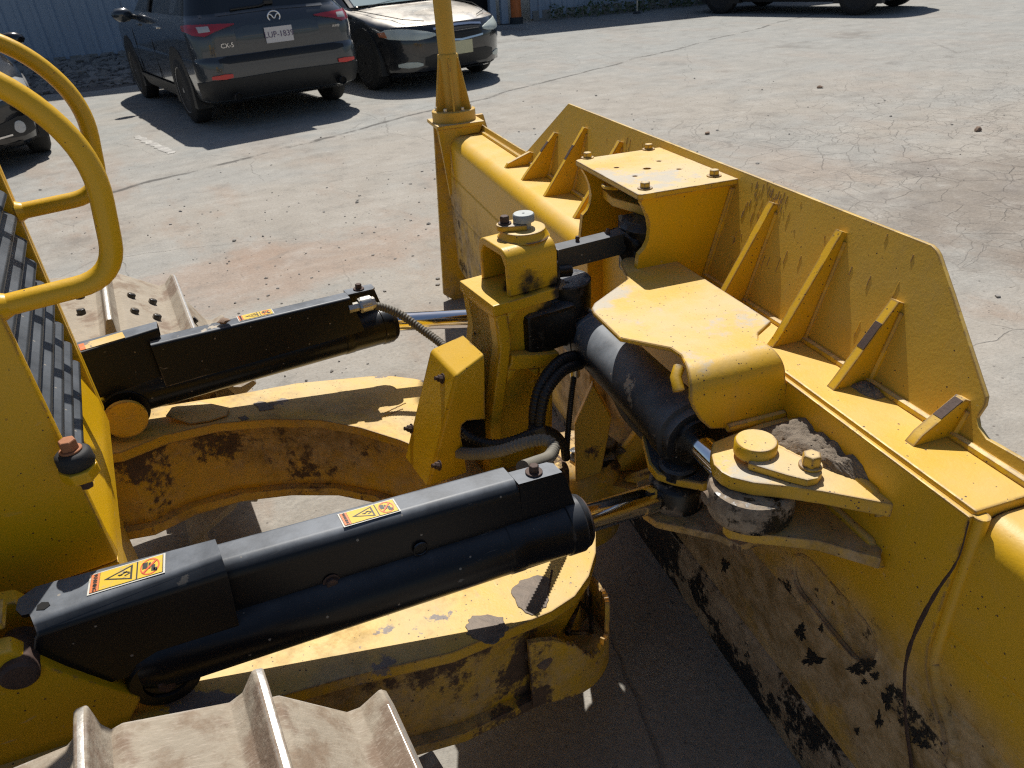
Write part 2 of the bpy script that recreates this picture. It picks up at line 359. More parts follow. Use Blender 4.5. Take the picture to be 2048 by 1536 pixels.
def sheet(name, front, ext, mat, parent=None, bevel=.002): return prism(name, front, ext, mat, parent, bevel)
def empty(name, loc, label, cat, group=None):
    o = bpy.data.objects.new(name, None); COL.objects.link(o); o.location = loc; o.empty_display_size = .1; o['label'] = label; o['category'] = cat
    if group: o['group'] = group
    return o
def tag(o, label, cat, group=None):
    o['label'] = label; o['category'] = cat
    if group: o['group'] = group
    return o
def struct(o): o['kind'] = 'structure'; return o
def text_mesh(name, s, P, X, Y, size, mat, parent, extrude=.0004, align='CENTER', bold=False):
    cu = bpy.data.curves.new(name, 'FONT'); cu.body = s; cu.size = size; cu.align_x = align; cu.align_y = 'CENTER'; cu.extrude = extrude; cu.resolution_u = 3
    if bold: cu.offset = size*.02
    to = bpy.data.objects.new('tmp', cu); COL.objects.link(to); dg = bpy.context.evaluated_depsgraph_get()
    me = bpy.data.meshes.new_from_object(to.evaluated_get(dg)); bpy.data.objects.remove(to)
    X = X.normalized(); Y = (Y-X*Y.dot(X)).normalized(); Z = X.cross(Y); P = V3(P)
    me.transform(Matrix(((X.x, Y.x, Z.x, P.x), (X.y, Y.y, Z.y, P.y), (X.z, Y.z, Z.z, P.z), (0, 0, 0, 1))))
    me.materials.clear(); me.materials.append(MAT[mat] if isinstance(mat, str) else mat); me.name = name
    o = bpy.data.objects.new(name, me); COL.objects.link(o); o.parent = parent; return o

# ================================================================== STRUCTURE: ground, wall, gravel
def ground_mat():
    m = M('cracked_asphalt'); P = m.coord()
    warp = m.node('ShaderNodeTexNoise'); warp.inputs['Scale'].default_value = 1.6; warp.inputs['Detail'].default_value = 4; m.link(P, warp.inputs['Vector'])
    va = m.node('ShaderNodeVectorMath', operation='MULTIPLY_ADD'); m.link(warp.outputs['Color'], va.inputs[0]); va.inputs[1].default_value = (.34, .34, 0); m.link(P, va.inputs[2]); W = va.outputs[0]
    def cell(sc, w, vec):
        d = m.vor(sc, 'DISTANCE_TO_EDGE', vec); return m.step(d, w, w*.25)
    x, y, _ = m.sep(P)
    region = m.step(m.noise(.33, 4, .6, vec=m.mapped(loc=(2.2, 7.7, 0))), .40, .62)
    # alligator cracking beyond the blade
    near = m.math('MULTIPLY', m.step(x, 2.6, 5.0), m.step(y, 7.0, 2.0)); region = m.math('MAXIMUM', m.math('MULTIPLY', region, .7), near)
    c1 = m.math('MULTIPLY', cell(.75, .0045, W), m.step(m.noise(.5, 3), .42, .56)); c2 = m.math('MULTIPLY', cell(3.6, .015, W), near); c3 = m.math('MULTIPLY', cell(8.5, .034, W), m.math('MULTIPLY', near, m.step(m.noise(.9, 3), .40, .6)))
    crack = m.math('MAXIMUM', m.math('MULTIPLY', c1, .75), m.math('MAXIMUM', c2, m.math('MULTIPLY', c3, .8)), True)
    crack = m.math('MULTIPLY', crack, m.step(m.noise(5, 4), .33, .55, .25, 1))
    # long seam between the lot and the apron, from the rail past the mast foot
    sy = m.math('SUBTRACT', y, m.math('ADD', m.math('MULTIPLY', x, .33), m.math('ADD', 5.66, m.math('MULTIPLY', m.math('SUBTRACT', m.noise(.8, 5), .5), .5))))
    seam = m.math('MULTIPLY', m.step(m.math('ABSOLUTE', sy), .05, .012), m.step(m.noise(2.2, 5, .7), .40, .55))
    grey = m.mix(m.noise(1.1, 8, .66), (.212, .218, .208), (.350, .353, .334))
    tan = m.mix(m.noise(2.0, 8, .66), (.26, .230, .190), (.40, .366, .317))
    t = m.step(m.noise(.55, 6, .6, vec=m.mapped((1.0, 1.7, 1), loc=(5, 1, 0))), .36, .58)
    apron = m.step(sy, .5, -.7); t = m.math('MULTIPLY', m.math('ADD', m.math('MULTIPLY', apron, .42), m.math('MULTIPLY', t, .5)), m.step(m.math('ADD', x, y), 17, 9, .25, 1))
    c = m.mix(t, grey, tan)
    red = m.math('MULTIPLY', m.step(m.noise(.8, 6, .65, vec=m.mapped((1.6, .7, 1), loc=(9.3, 3.1, 0), rot=(0, 0, .5))), .49, .64), m.step(m.math('ADD', x, y), 9, 4, .2, .70)); c = m.mix(red, c, (.30, .225, .17))
    def blob(cx, cy, rx, ry, seed, a, b):
        ex = m.math('DIVIDE', m.math('SUBTRACT', x, cx), rx); ey_ = m.math('DIVIDE', m.math('SUBTRACT', y, cy), ry); d = m.math('ADD', m.math('MULTIPLY', ex, ex), m.math('MULTIPLY', ey_, ey_))
        return m.step(m.math('ADD', d, m.math('MULTIPLY', m.math('SUBTRACT', m.noise(2.3, 9, .72, vec=m.mapped(loc=(seed, 0, 0))), .5), 3.2)), a, b)
    c = m.mix(m.math('MULTIPLY', blob(.55, 2.95, 1.2, .5, 3.0, 1.3, .2), .55), c, m.mix(m.noise(7, 7, .7), (.24, .145, .095), (.41, .30, .225)))
    c = m.mix(m.math('MULTIPLY', blob(5.2, .9, 1.7, 1.0, 8.0, 1.3, .3), .72), c, m.mix(m.noise(6, 8, .74), (.105, .088, .074), (.30, .25, .20)))
    dark = m.math('MULTIPLY', m.step(m.noise(.62, 8, .68, vec=m.mapped(loc=(1.2, 8.4, 0))), .545, .70), .55); c = m.mix(dark, c, (.13, .115, .10))
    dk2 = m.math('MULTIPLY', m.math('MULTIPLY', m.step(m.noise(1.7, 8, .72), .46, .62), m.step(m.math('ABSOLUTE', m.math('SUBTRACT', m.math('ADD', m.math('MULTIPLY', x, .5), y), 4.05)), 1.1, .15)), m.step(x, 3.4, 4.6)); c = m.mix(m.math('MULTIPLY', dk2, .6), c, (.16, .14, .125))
    st = m.noise(3.2, 7, .66, vec=m.mapped((.30, 1.5, 1), rot=(0, 0, -.33)), dist=.5); bl_ = m.noise(4.2, 9, .74); c = m.mix(m.math('MULTIPLY', m.step(st, .50, .70), .17), c, (.49, .455, .40)); c = m.mix(m.math('MULTIPLY', m.step(st, .48, .28), .16), c, (.19, .17, .15))
    c = m.mix(m.math('MULTIPLY', m.step(bl_, .50, .66), .30), c, (.46, .435, .39)); c = m.mix(m.math('MULTIPLY', m.step(bl_, .48, .34), .38), c, (.15, .138, .122)); fine = m.noise(60, 4, .7); c = m.mix(m.math('MULTIPLY', m.step(fine, .50, .72), .35), c, (.13, .115, .10)); c = m.mix(m.math('MULTIPLY', m.step(fine, .46, .28), .30), c, (.53, .49, .43))
    peb = m.vor(52, rand=1); pc = m.sep(m.vor(52, out='Color'))[0]; pk = m.math('MULTIPLY', m.step(peb, .34, .22), m.math('GREATER_THAN', pc, .96)); c = m.mix(m.math('MULTIPLY', pk, .6), c, (.10, .085, .075))
    c = m.mix(m.math('MULTIPLY', crack, .42), c, (.075, .062, .052)); c = m.mix(m.math('MULTIPLY', seam, .8), c, (.05, .045, .04))
    h = m.math('SUBTRACT', m.math('ADD', m.math('MULTIPLY', fine, .5), m.math('ADD', m.noise(9, 6, .65), m.math('MULTIPLY', st, .25))), m.math('MULTIPLY', crack, .7))
    m.bump(h, .009, .75); return m.set(c, .92)
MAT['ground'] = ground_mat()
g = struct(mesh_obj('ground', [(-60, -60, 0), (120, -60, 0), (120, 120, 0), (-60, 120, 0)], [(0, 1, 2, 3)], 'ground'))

mm = M('faded_road_paint'); _k = mm.step(mm.noise(5, 8, .7), .46, .56)
MAT['stripe'] = mm.set(mm.mix(mm.math('MULTIPLY', _k, .55), (.34, .325, .30), (.60, .58, .53)), .85)
for (x0, y0, x1, y1) in ((.20, 8.0, .44, 6.75),):
    d = (V3((x1, y1, 0))-V3((x0, y0, 0))).normalized(); q = V3((-d.y, d.x, 0))*.055; a, b = V3((x0, y0, .004)), V3((x1, y1, .004))
    rr = random.Random(4); L = []; R_ = []
    for i in range(25): p = a.lerp(b, i/24); L.append(p+q*rr.uniform(.45, 1.1)); R_.append(p-q*rr.uniform(.45, 1.1))
    struct(mesh_obj('parking_stripe', L+R_, [(i, i+1, 26+i, 25+i) for i in range(24)], 'stripe'))

# ---- metal clad building along the back of the lot
W0 = V3((-.1, 16.85, 0)); WD = V3((cos(rad(-11.2)), sin(rad(-11.2)), 0)); WN = V3((WD.y, -WD.x, 0)); WN = WN if WN.y < 0 else -WN
wall = empty('metal_building', W0, 'blue grey corrugated metal building with dark doorway behind the parked cars', 'building')
mm = M('blue_grey_cladding'); _n = mm.noise(.8, 6, .6); _s = mm.noise(2.5, 5, .6, vec=mm.mapped((6, 6, .5)))
_c = mm.mix(_n, (.27, .34, .43), (.37, .44, .53)); _c = mm.mix(mm.math('MULTIPLY', mm.step(_s, .55, .75), .3), _c, (.13, .14, .15)); MAT['cladding'] = mm.set(_c, .5)
def clad(u0, u1, z0, z1, name):
    p = .30; prof = [(0, 0), (.17, 0), (.20, .035), (.27, .035), (.30, 0)]; vs = []; u = u0
    while u < u1-.01:
        for a, d in prof[:-1]:
            if u+a <= u1: vs.append((u+a, d))
        u += p
    vs.append((u1, 0)); V = []; 
    for a, d in vs: b = W0+WD*a+WN*(d+.02); V += [b+AZ*z0, b+AZ*z1]
    for a, d in vs: b = W0+WD*a-WN*.02; V += [b+AZ*z0, b+AZ*z1]
    n = len(vs); F = [(2*i, 2*i+2, 2*i+3, 2*i+1) for i in range(n-1)]+[(2*n+2*i, 2*n+2*i+1, 2*n+2*i+3, 2*n+2*i+2) for i in range(n-1)]
    F += [(2*i+1, 2*i+3, 2*n+2*i+3, 2*n+2*i+1) for i in range(n-1)]
    F += [(0, 1, 2*n+1, 2*n), (2*n-2, 4*n-2, 4*n-1, 2*n-1)]
    o = mesh_obj(name, V, F, 'cladding', wall, 0, 20); return o
u = -14.0
while u < 6.0: clad(u, u+2.995, .05, 7.0, 'wall_panel'); u += 3.0
clad(6.005, 8.55, 3.4, 7.0, 'wall_panel')
clad(9.55, 12.9, .05, 4.1, 'wall_panel'); clad(12.905, 16.5, .05, 4.1, 'wall_panel'); clad(16.505, 24.0, .05, 4.1, 'wall_panel')
MAT['concrete'] = simple('concrete_footing', (.27, .26, .24), .9, 0, .2, 20, .002)
box('footing', W0+WD*(-4)-WN*.0+AZ*.10, 20, .10, .22, 'concrete', wall, .004, WD, WN)
box('footing', W0+WD*16.8-WN*.0+AZ*.10, 14.4, .10, .22, 'concrete', wall, .004, WD, WN)
# open doorway: dark room behind, jambs
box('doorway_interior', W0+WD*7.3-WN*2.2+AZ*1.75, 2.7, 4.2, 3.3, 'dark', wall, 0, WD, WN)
box('door_jamb', W0+WD*8.63+WN*.03+AZ*1.72, .14, .2, 3.44, 'cladding', wall, .004, WD, WN)
box('door_jamb', W0+WD*6.06+WN*.03+AZ*1.70, .10, .2, 3.40, 'cladding', wall, .004, WD, WN)
box('roof_slab', W0+WD*(-2.8)-WN*6+AZ*7.05, 22.9, 12.2, .12, 'cladding', wall, 0, WD, WN)
box('roof_slab', W0+WD*16.6-WN*6+AZ*4.15, 14.9, 12.2, .12, 'cladding', wall, 0, WD, WN)
MAT['orange'] = simple('orange_post_paint', (.66, .17, .035), .45, 0, .12, 12); MAT['post_foot'] = simple('dark_post_foot', (.03, .035, .04), .6)
pst = empty('bollard', W0+WD*9.12+WN*.28, 'orange steel post with black foot standing by the doorway', 'post')
rod('post_tube', pst.location+AZ*.14, pst.location+AZ*3.0, .12, 'orange', pst); lathe('post_foot', pst.location, AZ, [(0, .15), (.14, .15)], 'post_foot', pst)
pst2 = empty('wall_post', W0+WD*8.87+WN*.16, 'grey steel column beside the orange post at the doorway', 'post')
box('post_tube', pst2.location+AZ*1.7, .16, .16, 3.4, 'cladding', pst2, .004, WD, WN); box('base_plate', pst2.location+AZ*.01, .26, .26, .02, 'post_foot', pst2, .002, WD, WN)
tp = empty('signpost', W0+WD*11.9+WN*.75, 'thin pale pole standing in front of the weedy wall', 'pole')
rod('pole_tube', tp.location, tp.location+AZ*2.4, .022, 'steel', tp); lathe('pole_foot', tp.location, AZ, [(0, .09), (.02, .09), (.05, .03)], 'post_foot', tp)
# weeds along the right hand wall, gravel bank along the left one
mm = M('weed_leaf'); MAT['weed'] = mm.set(mm.mix(mm.noise(9, 3), (.035, .065, .02), (.10, .14, .045)), .7)
bm = bmesh.new(); rr = random.Random(3)
for i in range(3600):
    u = rr.uniform(9.9, 24); d = .12+abs(rr.gauss(0, .22)); hgt = rr.uniform(.03, .42)*(.5+.5*sin(u*2.1)**2)
    b = W0+WD*u+WN*d+AZ*hgt; a = V3((rr.gauss(0, 1), rr.gauss(0, 1), rr.gauss(0, .6))).normalized(); c = a.cross(V3((rr.gauss(0, 1), rr.gauss(0, 1), 1))).normalized(); s = rr.uniform(.02, .05)
    bm.faces.new([bm.verts.new(b-a*s), bm.verts.new(b+c*s*.5), bm.verts.new(b+a*s), bm.verts.new(b-c*s*.5)])
o = tag(bm_obj('weeds', bm, 'weed'), 'low green weeds growing along the foot of the metal wall', 'weeds'); o['kind'] = 'stuff'
def rock_bm(bm, p, r, rr, n=1, flat=.7):
    ret = bmesh.ops.create_icosphere(bm, subdivisions=n, radius=1)
    ph = [rr.uniform(0, 6.3) for _ in range(6)]; sx, sy, sz = r*rr.uniform(.75, 1.3), r*rr.uniform(.75, 1.3), r*rr.uniform(.6, 1.0)*flat; rot = Matrix.Rotation(rr.uniform(0, 6.3), 3, 'Z')
    for v in ret['verts']:
        k = 1+.16*sin(3*v.co.x+ph[0])+.14*sin(4*v.co.y+ph[1])+.13*sin(5*v.co.z+ph[2])+rr.uniform(-.09, .09); v.co = V3(p)+rot @ V3((v.co.x*sx*k, v.co.y*sy*k, v.co.z*sz*k))
MAT['gravel'] = simple('gravel_grey', (.25, .235, .215), .9, 0, .45, 5, .002); MAT['gravel_bed'] = simple('gravel_bed', (.14, .13, .12), .95, 0, .4, 8, .004)
gv = []; NB = 40
for i in range(NB+1):
    u = -14+i*20/NB; wob = .25*sin(u*1.3)+.15*sin(u*3.1)
    gv += [W0+WD*u+WN*.05+AZ*.16, W0+WD*u+WN*2.2+AZ*.11, W0+WD*u+WN*(3.75+wob)+AZ*.02, W0+WD*u+WN*(4.0+wob)-AZ*.01]
struct(mesh_obj('gravel_bank', gv, [(4*i+j, 4*i+j+1, 4*i+5+j, 4*i+4+j) for i in range(NB) for j in range(3)], 'gravel_bed'))
bm = bmesh.new(); rr = random.Random(9)
for i in range(2600):
    u = rr.uniform(-7, 5.5); d = rr.uniform(.1, 4.0); z = .16-.023*d if d < 2.2 else .11-.055*(d-2.2); r = rr.uniform(.025, .085)*(1 if rr.random() > .1 else 1.5)
    rock_bm(bm, W0+WD*u+WN*d+AZ*(z+.2*r), r, rr, 1)
o = tag(bm_obj('gravel_stones', bm, 'gravel'), 'grey loose stones covering the bank below the metal wall', 'gravel'); o['kind'] = 'stuff'
# loose stones and crumbs on the asphalt
bm = bmesh.new(); rr = random.Random(21)
for i in range(420):
    x, y = rr.uniform(-1.5, 7), rr.uniform(.2, 6.5); r = .003+.010*rr.random()**5
    rock_bm(bm, (x, y, r*.3), r*1.3, rr, 1)
for i in range(300):
    x, y = rr.uniform(-.4, 2.4), rr.uniform(.0, 4.5); rock_bm(bm, (x, y, .002), rr.uniform(.003, .010), rr, 1)
o = tag(bm_obj('loose_grit', bm, 'gravel'), 'small loose stones scattered over the asphalt', 'grit'); o['kind'] = 'stuff'
for px, py, r, lab in ((650, 702, .012, 'small dark stone on the ground below the far cylinder rod'), (497, 910, .012, 'small stone on the sunlit ground inside the push frame'), (1955, 262, .03, 'dark stone on cracked asphalt near the right edge beyond the blade'),
    (1415, 268, .022, 'small stone on the asphalt just above the blade top edge'), (1640, 176, .030, 'flat dark clod lying on the open asphalt beyond the blade')):
    p = az(px, py, 0); bm = bmesh.new(); rock_bm(bm, p+AZ*r*.4, r, rr, 2); tag(bm_obj('stone', bm, 'stone'), lab, 'stone')

# ================================================================== BULLDOZER
dz = empty('bulldozer', (0, 0, 0), 'yellow bulldozer with angled blade, black hydraulic cylinders and muddy push frame', 'bulldozer')
def mir(P, sgn): P = V3(P); return V3((P.x, P.y*sgn, P.z))

# ---- blade --------------------------------------------------------
ZS = .872                                    # top of the beam shelf, centre part
def loft_s(bm, prof, s0, s1): add_prism(bm, [bw(n, s0, z) for n, z in prof], BS*(s1-s0))
bm = bmesh.new()
center = [(-.028, ZS), (-.028, .44), (.0, .30), (.12, .26), (.15, .5), (.13, .75), (.085, ZS)]
loft_s(bm, center, -.945, .215)
def endprof(zs=.868):
    P = [(.075, zs), (.0, zs), (-.028, zs)]
    for i in range(1, 8): a = i/7*pi/2; P.append((-.028-.050*sin(a), zs-.050+.050*cos(a)))
    return P + [(-.078, .70), (-.072, .69), (-.078, .68), (-.078, .535), (-.072, .525), (-.078, .515), (-.078, .22), (-.03, .10), (.0, .05), (.12, .26), (.15, .5), (.13, .72)]
loft_s(bm, endprof(), .2152, 1.935)
def rightprof():
    P = [(.08, .858), (.02, .858)]
    for i in range(1, 7): a = i/6*pi/2; P.append((.02-.044*sin(a), .858-.044+.044*cos(a)))
    return P + [(-.023, .665), (-.018, .657), (-.023, .649), (-.023, .555), (-.018, .547), (-.023, .539), (-.023, .40), (.0, .28), (.12, .26), (.15, .5), (.13, .72)]
loft_s(bm, rightprof(), -1.95, -.9452)
blade = bm_obj('blade', bm, 'back_plate', dz, .006, 40)
# back plate of the centre part: stands proud of the ends, curved near edge, pressed oval pocket
def oval(s0, z0, s1, z1, r, k=14):
    a, b = V3((s0, z0, 0)), V3((s1, z1, 0)); d = (b-a).normalized(); q = V3((-d.y, d.x, 0)); out = []
    for c, t0 in ((a, pi/2), (b, -pi/2)):
        for i in range(k+1): t = t0+pi*i/k; out.append(c+d*cos(t)*r+q*sin(t)*r)
    return [(p.x, p.y) for p in out]
edge_ = [(-.945, .865), (-.945, .62), (-.952, .585), (-.972, .545), (-1.0, .515), (-1.018, .48), (-1.02, .45)]
pout = [(.215, .868)]+edge_+[(.215, .445)]
ov = oval(-.700, .520, -.822, .512, .046)
prism('back_plate', [bw(-.0365, s, z) for s, z in pout], BN*.009, 'back_plate', blade, .0025, [[bw(-.0365, s, z) for s, z in ov]])
tube('weld_bead', spline([bw(-.0205, s-.003, z) for s, z in edge_], 5), .0105, 'back_plate', blade, 14)
prism('pocket_lip', [bw(-.0375, s, z) for s, z in oval(-.700, .520, -.822, .512, .051)], BN*.003, 'back_plate', blade, .001, [[bw(-.0375, s, z) for s, z in ov]])
gq = [bn(px, py, -.0368) for px, py in ((1937, 1042), (1922, 1100), (1906, 1135), (1866, 1195), (1824, 1280), (1809, 1350), (1812, 1450), (1822, 1530), (1830, 1600))]
gs = spline([V3((q[1], q[2], 0)) for q in gq], 6); V = []; rr = random.Random(6)
for i, p in enumerate(gs): wd = (.0012+.0030*min(1, max(0, (i-10)/10)))*rr.uniform(.75, 1.2); V += [bw(-.0362, p.x-wd, p.y), bw(-.0371, p.x-wd*.5, p.y), bw(-.0371, p.x+wd*.5, p.y), bw(-.0362, p.x+wd, p.y)]
mesh_obj('worn_bead', V, [(4*i+j, 4*i+4+j, 4*i+5+j, 4*i+1+j) for i in range(len(gs)-1) for j in range(3)], 'rust_dark', blade, 0, 60)
def onback(px, py):
    n = -.037
    for _ in range(12):
        q = bn(px, py, n); z = q[2]; n = -.0372 if z > .445 else -.0345+.028*(.425-min(z, .425))/.235
    return V3(bw(n-.0003, q[1], z))
rr = random.Random(77)
for cx, cy, rx, ry in ((1601, 1264, 11, 17), (1625, 1317, 19, 15), (1642, 1257, 5, 8), (1712, 1338, 15, 12), (1735, 1330, 16, 14), (1750, 1352, 9, 8), (1728, 1364, 6, 6), (1775, 1400, 11, 20), (1782, 1378, 9, 8), (1758, 1440, 7, 16), (1803, 1443, 6, 9), (1836, 1470, 16, 16), (1850, 1490, 12, 9), (1832, 1432, 9, 8), (1714, 1462, 5, 8), (1450, 1130, 8, 14)):
    P = []; ph = rr.uniform(0, 6)
    for i in range(44): a_ = 2*pi*i/44; k = .9+.25*sin(3*a_+ph)+.18*sin(7*a_+2*ph)+.15*sin(13*a_+ph)+rr.uniform(-.20, .20); P.append(onback(cx+rx*k*cos(a_), cy+ry*k*sin(a_)))
    bm = bmesh.new(); c_ = bm.verts.new(onback(cx, cy)-BN*.0007); vs = [bm.verts.new(p) for p in P]
    for i in range(44): bm.faces.new([c_, vs[i], vs[(i+1) % 44]])
    bm_obj('bare_patch', bm, 'bare_black', blade, 0, 60)
# worn skirt and lower back plate
bm = bmesh.new(); loft_s(bm, [(0, -.004), (-.012, .10), (-.012, .185), (.01, .205), (.05, .14), (.03, -.004)], -1.92, 1.93); bm_obj('cutting_edge', bm, 'skirt', blade, .004)
bm = bmesh.new(); loft_s(bm, [(-.006, .190), (-.034, .425), (-.030, .446), (-.022, .446), (.02, .18)], -1.92, .21); bm_obj('lower_back_plate', bm, 'back_tan', blade, .003)
# raised lip along the whole length and the tall spill plate
PN = .073
def pn(z): return PN+(z-ZS)*.28
outl = [(-1.95, .896), (-.899, .896), (-.851, .894), (-.833, .902), (-.825, .912), (-.827, .931), (-.823, .943), (-.782, .979), (-.705, 1.047), (-.656, 1.089), (-.648, 1.094), (-.636, 1.098), (.886, 1.104), (1.177, .908), (1.194, .899), (1.27, .897), (1.935, .897), (1.935, .80), (-1.95, .80)]
spill = prism('spill_plate', [bw(pn(z), s, z) for s, z in outl], BN*.007, 'yellow_plate', blade, .0015)
# drips in the paint of the spill plate
bm = bmesh.new(); rr = random.Random(5)
for i in range(170):
    s = rr.choice((rr.uniform(-.62, .6), rr.uniform(-.30, -.17))); z = rr.uniform(.92, 1.10)
    if abs(s) < .17: continue
    z2 = z-rr.uniform(.004, .03); add_tube(bm, [bw(pn(z), s, z), bw(pn(z2), s, z2)], .0011, 5)
o = bm_obj('paint_runs', bm, 'yellow_plate', blade); o['kind'] = 'stuff'
def onspill(px, py): return bl(on(px, py, bw(PN, 0, ZS), (BN-BV*.28).normalized()))
# gussets (foot on the shelf, back on the spill plate)
def gusset(s, nf, zf, zt, t=.017, base=None, worn=None):
    zb = base or zf
    pts = [bw(nf, s-t/2, zf), bw(nf+.012, s-t/2, zf+.016), bw(pn(zt)-.012, s-t/2, zt), bw(pn(zt)+.002, s-t/2, zt-.006), bw(pn(zb)+.002, s-t/2, zb), bw(nf, s-t/2, zb-.001)]
    g_ = prism('gusset', pts, BS*t, 'yellow_top', blade, .0022)
    if worn:
        f0, f1 = worn; a0 = (nf+.012, zf+.016); a1 = (pn(zt)-.012, zt); L_ = [(a0[0]+(a1[0]-a0[0])*f, a0[1]+(a1[1]-a0[1])*f) for f in (f0, f1)]
        prism('bare_edge', [bw(L_[0][0]-.0006, s-t*.46, L_[0][1]+.0006), bw(L_[0][0]-.0006, s+t*.46, L_[0][1]+.0006), bw(L_[1][0]-.0006, s+t*.40, L_[1][1]+.0006), bw(L_[1][0]-.0006, s-t*.46, L_[1][1]+.0006)], BN*.0012, 'rust_dark', g_, .0003, seg=1)
    for sg in (-1, 1): tube('weld_bead', [bw(pn(zb)-.001, s+sg*t*.62, zb), bw(pn(zt)-.003, s+sg*t*.62, zt-.02)], .0065, 'yellow', blade, 8)
for px_top, px_foot, zf in (((1935, 790), (1840, 870), ZS), ((1803, 597), (1680, 765), ZS), ((1690, 458), (1530, 640), ZS), ((1553, 402), (1418, 560), ZS)):
    f = bz(*px_foot, zf); t_ = onspill(*px_top); gusset(t_[1], .004, zf, t_[2], worn={1935: (.45, .95), 1803: (.40, .72)}.get(px_top[0]))
for px_top, px_foot in (((1245, 280), (1145, 437)), ((1174, 253), (1090, 398)), ((1115, 263), (1043, 370)), ((1065, 302), (1010, 341))):
    f = bz(*px_foot, .82); t_ = onspill(*px_top); gusset(t_[1], -.026, .868, t_[2], worn={1174: (.5, .72), 1115: (.55, .78)}.get(px_top[0]))
# box carrying the pitch link: two curved side plates under a bolted cover
ZB = 1.085
q1, q2, q3, q4 = [bz(*p, ZB) for p in ((1157, 322), (1300, 294), (1456, 360), (1283, 390))]
sN, sF, nB, nF_ = (q3[1]+q4[1])/2, (q1[1]+q2[1])/2, (q1[0]+q4[0])/2, pn(ZB)-.001
for s, px in ((sN+.010, ((1288, 398), (1284, 406), (1292, 420), (1299, 440), (1302, 462), (1299, 482), (1291, 498), (1280, 510))), (sF-.026, None)):
    if px: curve = [(n-.002, z) for n, s_, z in (bsx(*p, sN+.010) for p in px)]
    P = [(nB+.006, ZB-.0125)]+curve+[(curve[-1][0]-.012, .862), (pn(.862)+.002, .862), (pn(ZB-.0125)+.002, ZB-.0125)]
    prism('box_side', [bw(n, s, z) for n, z in P], BS*.016, 'yellow_clean', blade, .0025, smooth=40)
    tube('weld_bead', [bw(pn(.875)-.002, s+(-.002 if s < .05 else .018), .875), bw(pn(ZB-.02)-.002, s+(-.002 if s < .05 else .018), ZB-.02)], .008, 'yellow', blade, 8)
corner = [(nB-.004, sN+.006), (nB+.004, sN), (nF_, sN), (nF_, sF), (nB+.004, sF), (nB-.004, sF-.007)]
def circ(n, s, r, k=20): return [bw(n+r*cos(2*pi*i/k), s+r*sin(2*pi*i/k), ZB-.012) for i in range(k)]
hp = [(bz(*p, ZB)[:2], r) for p, r in (((1294, 337), .0085), ((1318, 322), .0055), ((1233, 335), .0055), ((1358, 338), .0055), ((1270, 352), .0055))]
lid = prism('box_lid', [bw(n, s, ZB-.012) for n, s in corner], BV*.012, 'yellow_top', blade, .0022, [circ(n, s, r) for (n, s), r in hp])
box('box_lining', bw((nB+nF_)/2+.01, (sN+sF)/2, ZB-.035), .15, .27, .004, 'dark', blade, 0, BN, BS, BV)
for p in ((1175, 316), (1297, 299), (1428, 352), (1290, 377)):
    n, s, z = bz(*p, ZB); bolt('lid_bolt', bw(n, s, ZB), BV, .0112, .0115, 'yellow_top', blade, 1.42)
tube('lock_pin', fillet([bw(-.03, .085, 1.058), bw(-.100, .065, 1.062), bw(-.103, .035, 1.062), bw(-.075, .032, 1.058)], .012), .0042, 'yellow', blade, 8)
prism('inner_shelf', [bw(n, s, .99) for n, s in ((-.04, sF-.03), (.09, sF-.03), (.09, sN+.03), (.0, sN+.03), (-.025, .04), (-.05, .12))], BV*.022, 'yellow_muddy', blade, .003)
prism('inner_clip', [bw(-.05, -.05, 1.01), bw(-.01, -.05, 1.01), bw(-.01, -.05, 1.06), bw(-.05, -.05, 1.04)], BS*-.03, 'yellow', blade, .002)
box('inner_web', bw(.01, -.08, .92), .14, .045, .022, 'yellow', blade, .002, BN, BS, BV)
lathe('link_socket', bw(-.01, .0, .875), BV, [(0, .07), (.10, .07), (.115, .055)], 'grease', blade)
# bent guard over the tilt cylinder
ZG = .920
S0 = bz(1589, 822, .80)[1]
top = [bz(*p, ZG) for p in ((1188, 606), (1256, 557), (1241, 527), (1241, 521), (1250, 515), (1329, 508), (1341, 513), (1543, 642), (1517, 665), (1517, 679))]
tail = [bz(*p, ZG) for p in ((1362, 709), (1341, 695), (1239, 675), (1187, 625), (1183, 616))]
nL, nR = bz(1367, 722, ZG)[0], bz(1562, 708, ZG)[0]; sT = S0+.045
V = [bw(n, s, ZG) for n, s, z in top]+[bw(nR, sT+.004, ZG)]+[bw(nL, sT, ZG)]+[bw(n, s, ZG) for n, s, z in tail]
nt_ = len(top); F = [tuple(range(len(V)))]; prev = (nt_+1, nt_)
rows = [(sT-.045*sin(a), ZG-.045*(1-cos(a)), nL-.012*sin(a), nR+.012*sin(a)) for a in (pi/2*i/7 for i in range(1, 8))]
rows += [(S0, .855, nL-.005, nR+.018), (S0, .828, nL+.010, nR+.02), (S0, .806, nL+.030, nR+.02), (S0, .7995, nL+.055, nR+.018)]
for s, z, a, b in rows:
    k = len(V); V += [bw(a, s, z), bw(b, s, z)]; F.append((prev[0], prev[1], k+1, k)); prev = (k, k+1)
bm = bmesh.new(); vs = [bm.verts.new(v) for v in V]; [bm.faces.new([vs[i] for i in f]) for f in F]
bmesh.ops.recalc_face_normals(bm, faces=bm.faces); bm.faces.ensure_lookup_table()
if bm.faces[0].normal.z < 0: bmesh.ops.reverse_faces(bm, faces=bm.faces)
bmesh.ops.solidify(bm, geom=bm.faces[:], thickness=.009); guard = bm_obj('cylinder_guard', bm, 'yellow_top', blade, .0018, 35, seg=1)
tube('guard_curl', [bw(nL-.006, sT+.008, ZG-.012), bw(nL-.018, sT-.004, ZG-.022), bw(nL-.020, sT-.02, ZG-.040)], .010, 'yellow_top', blade, 10)
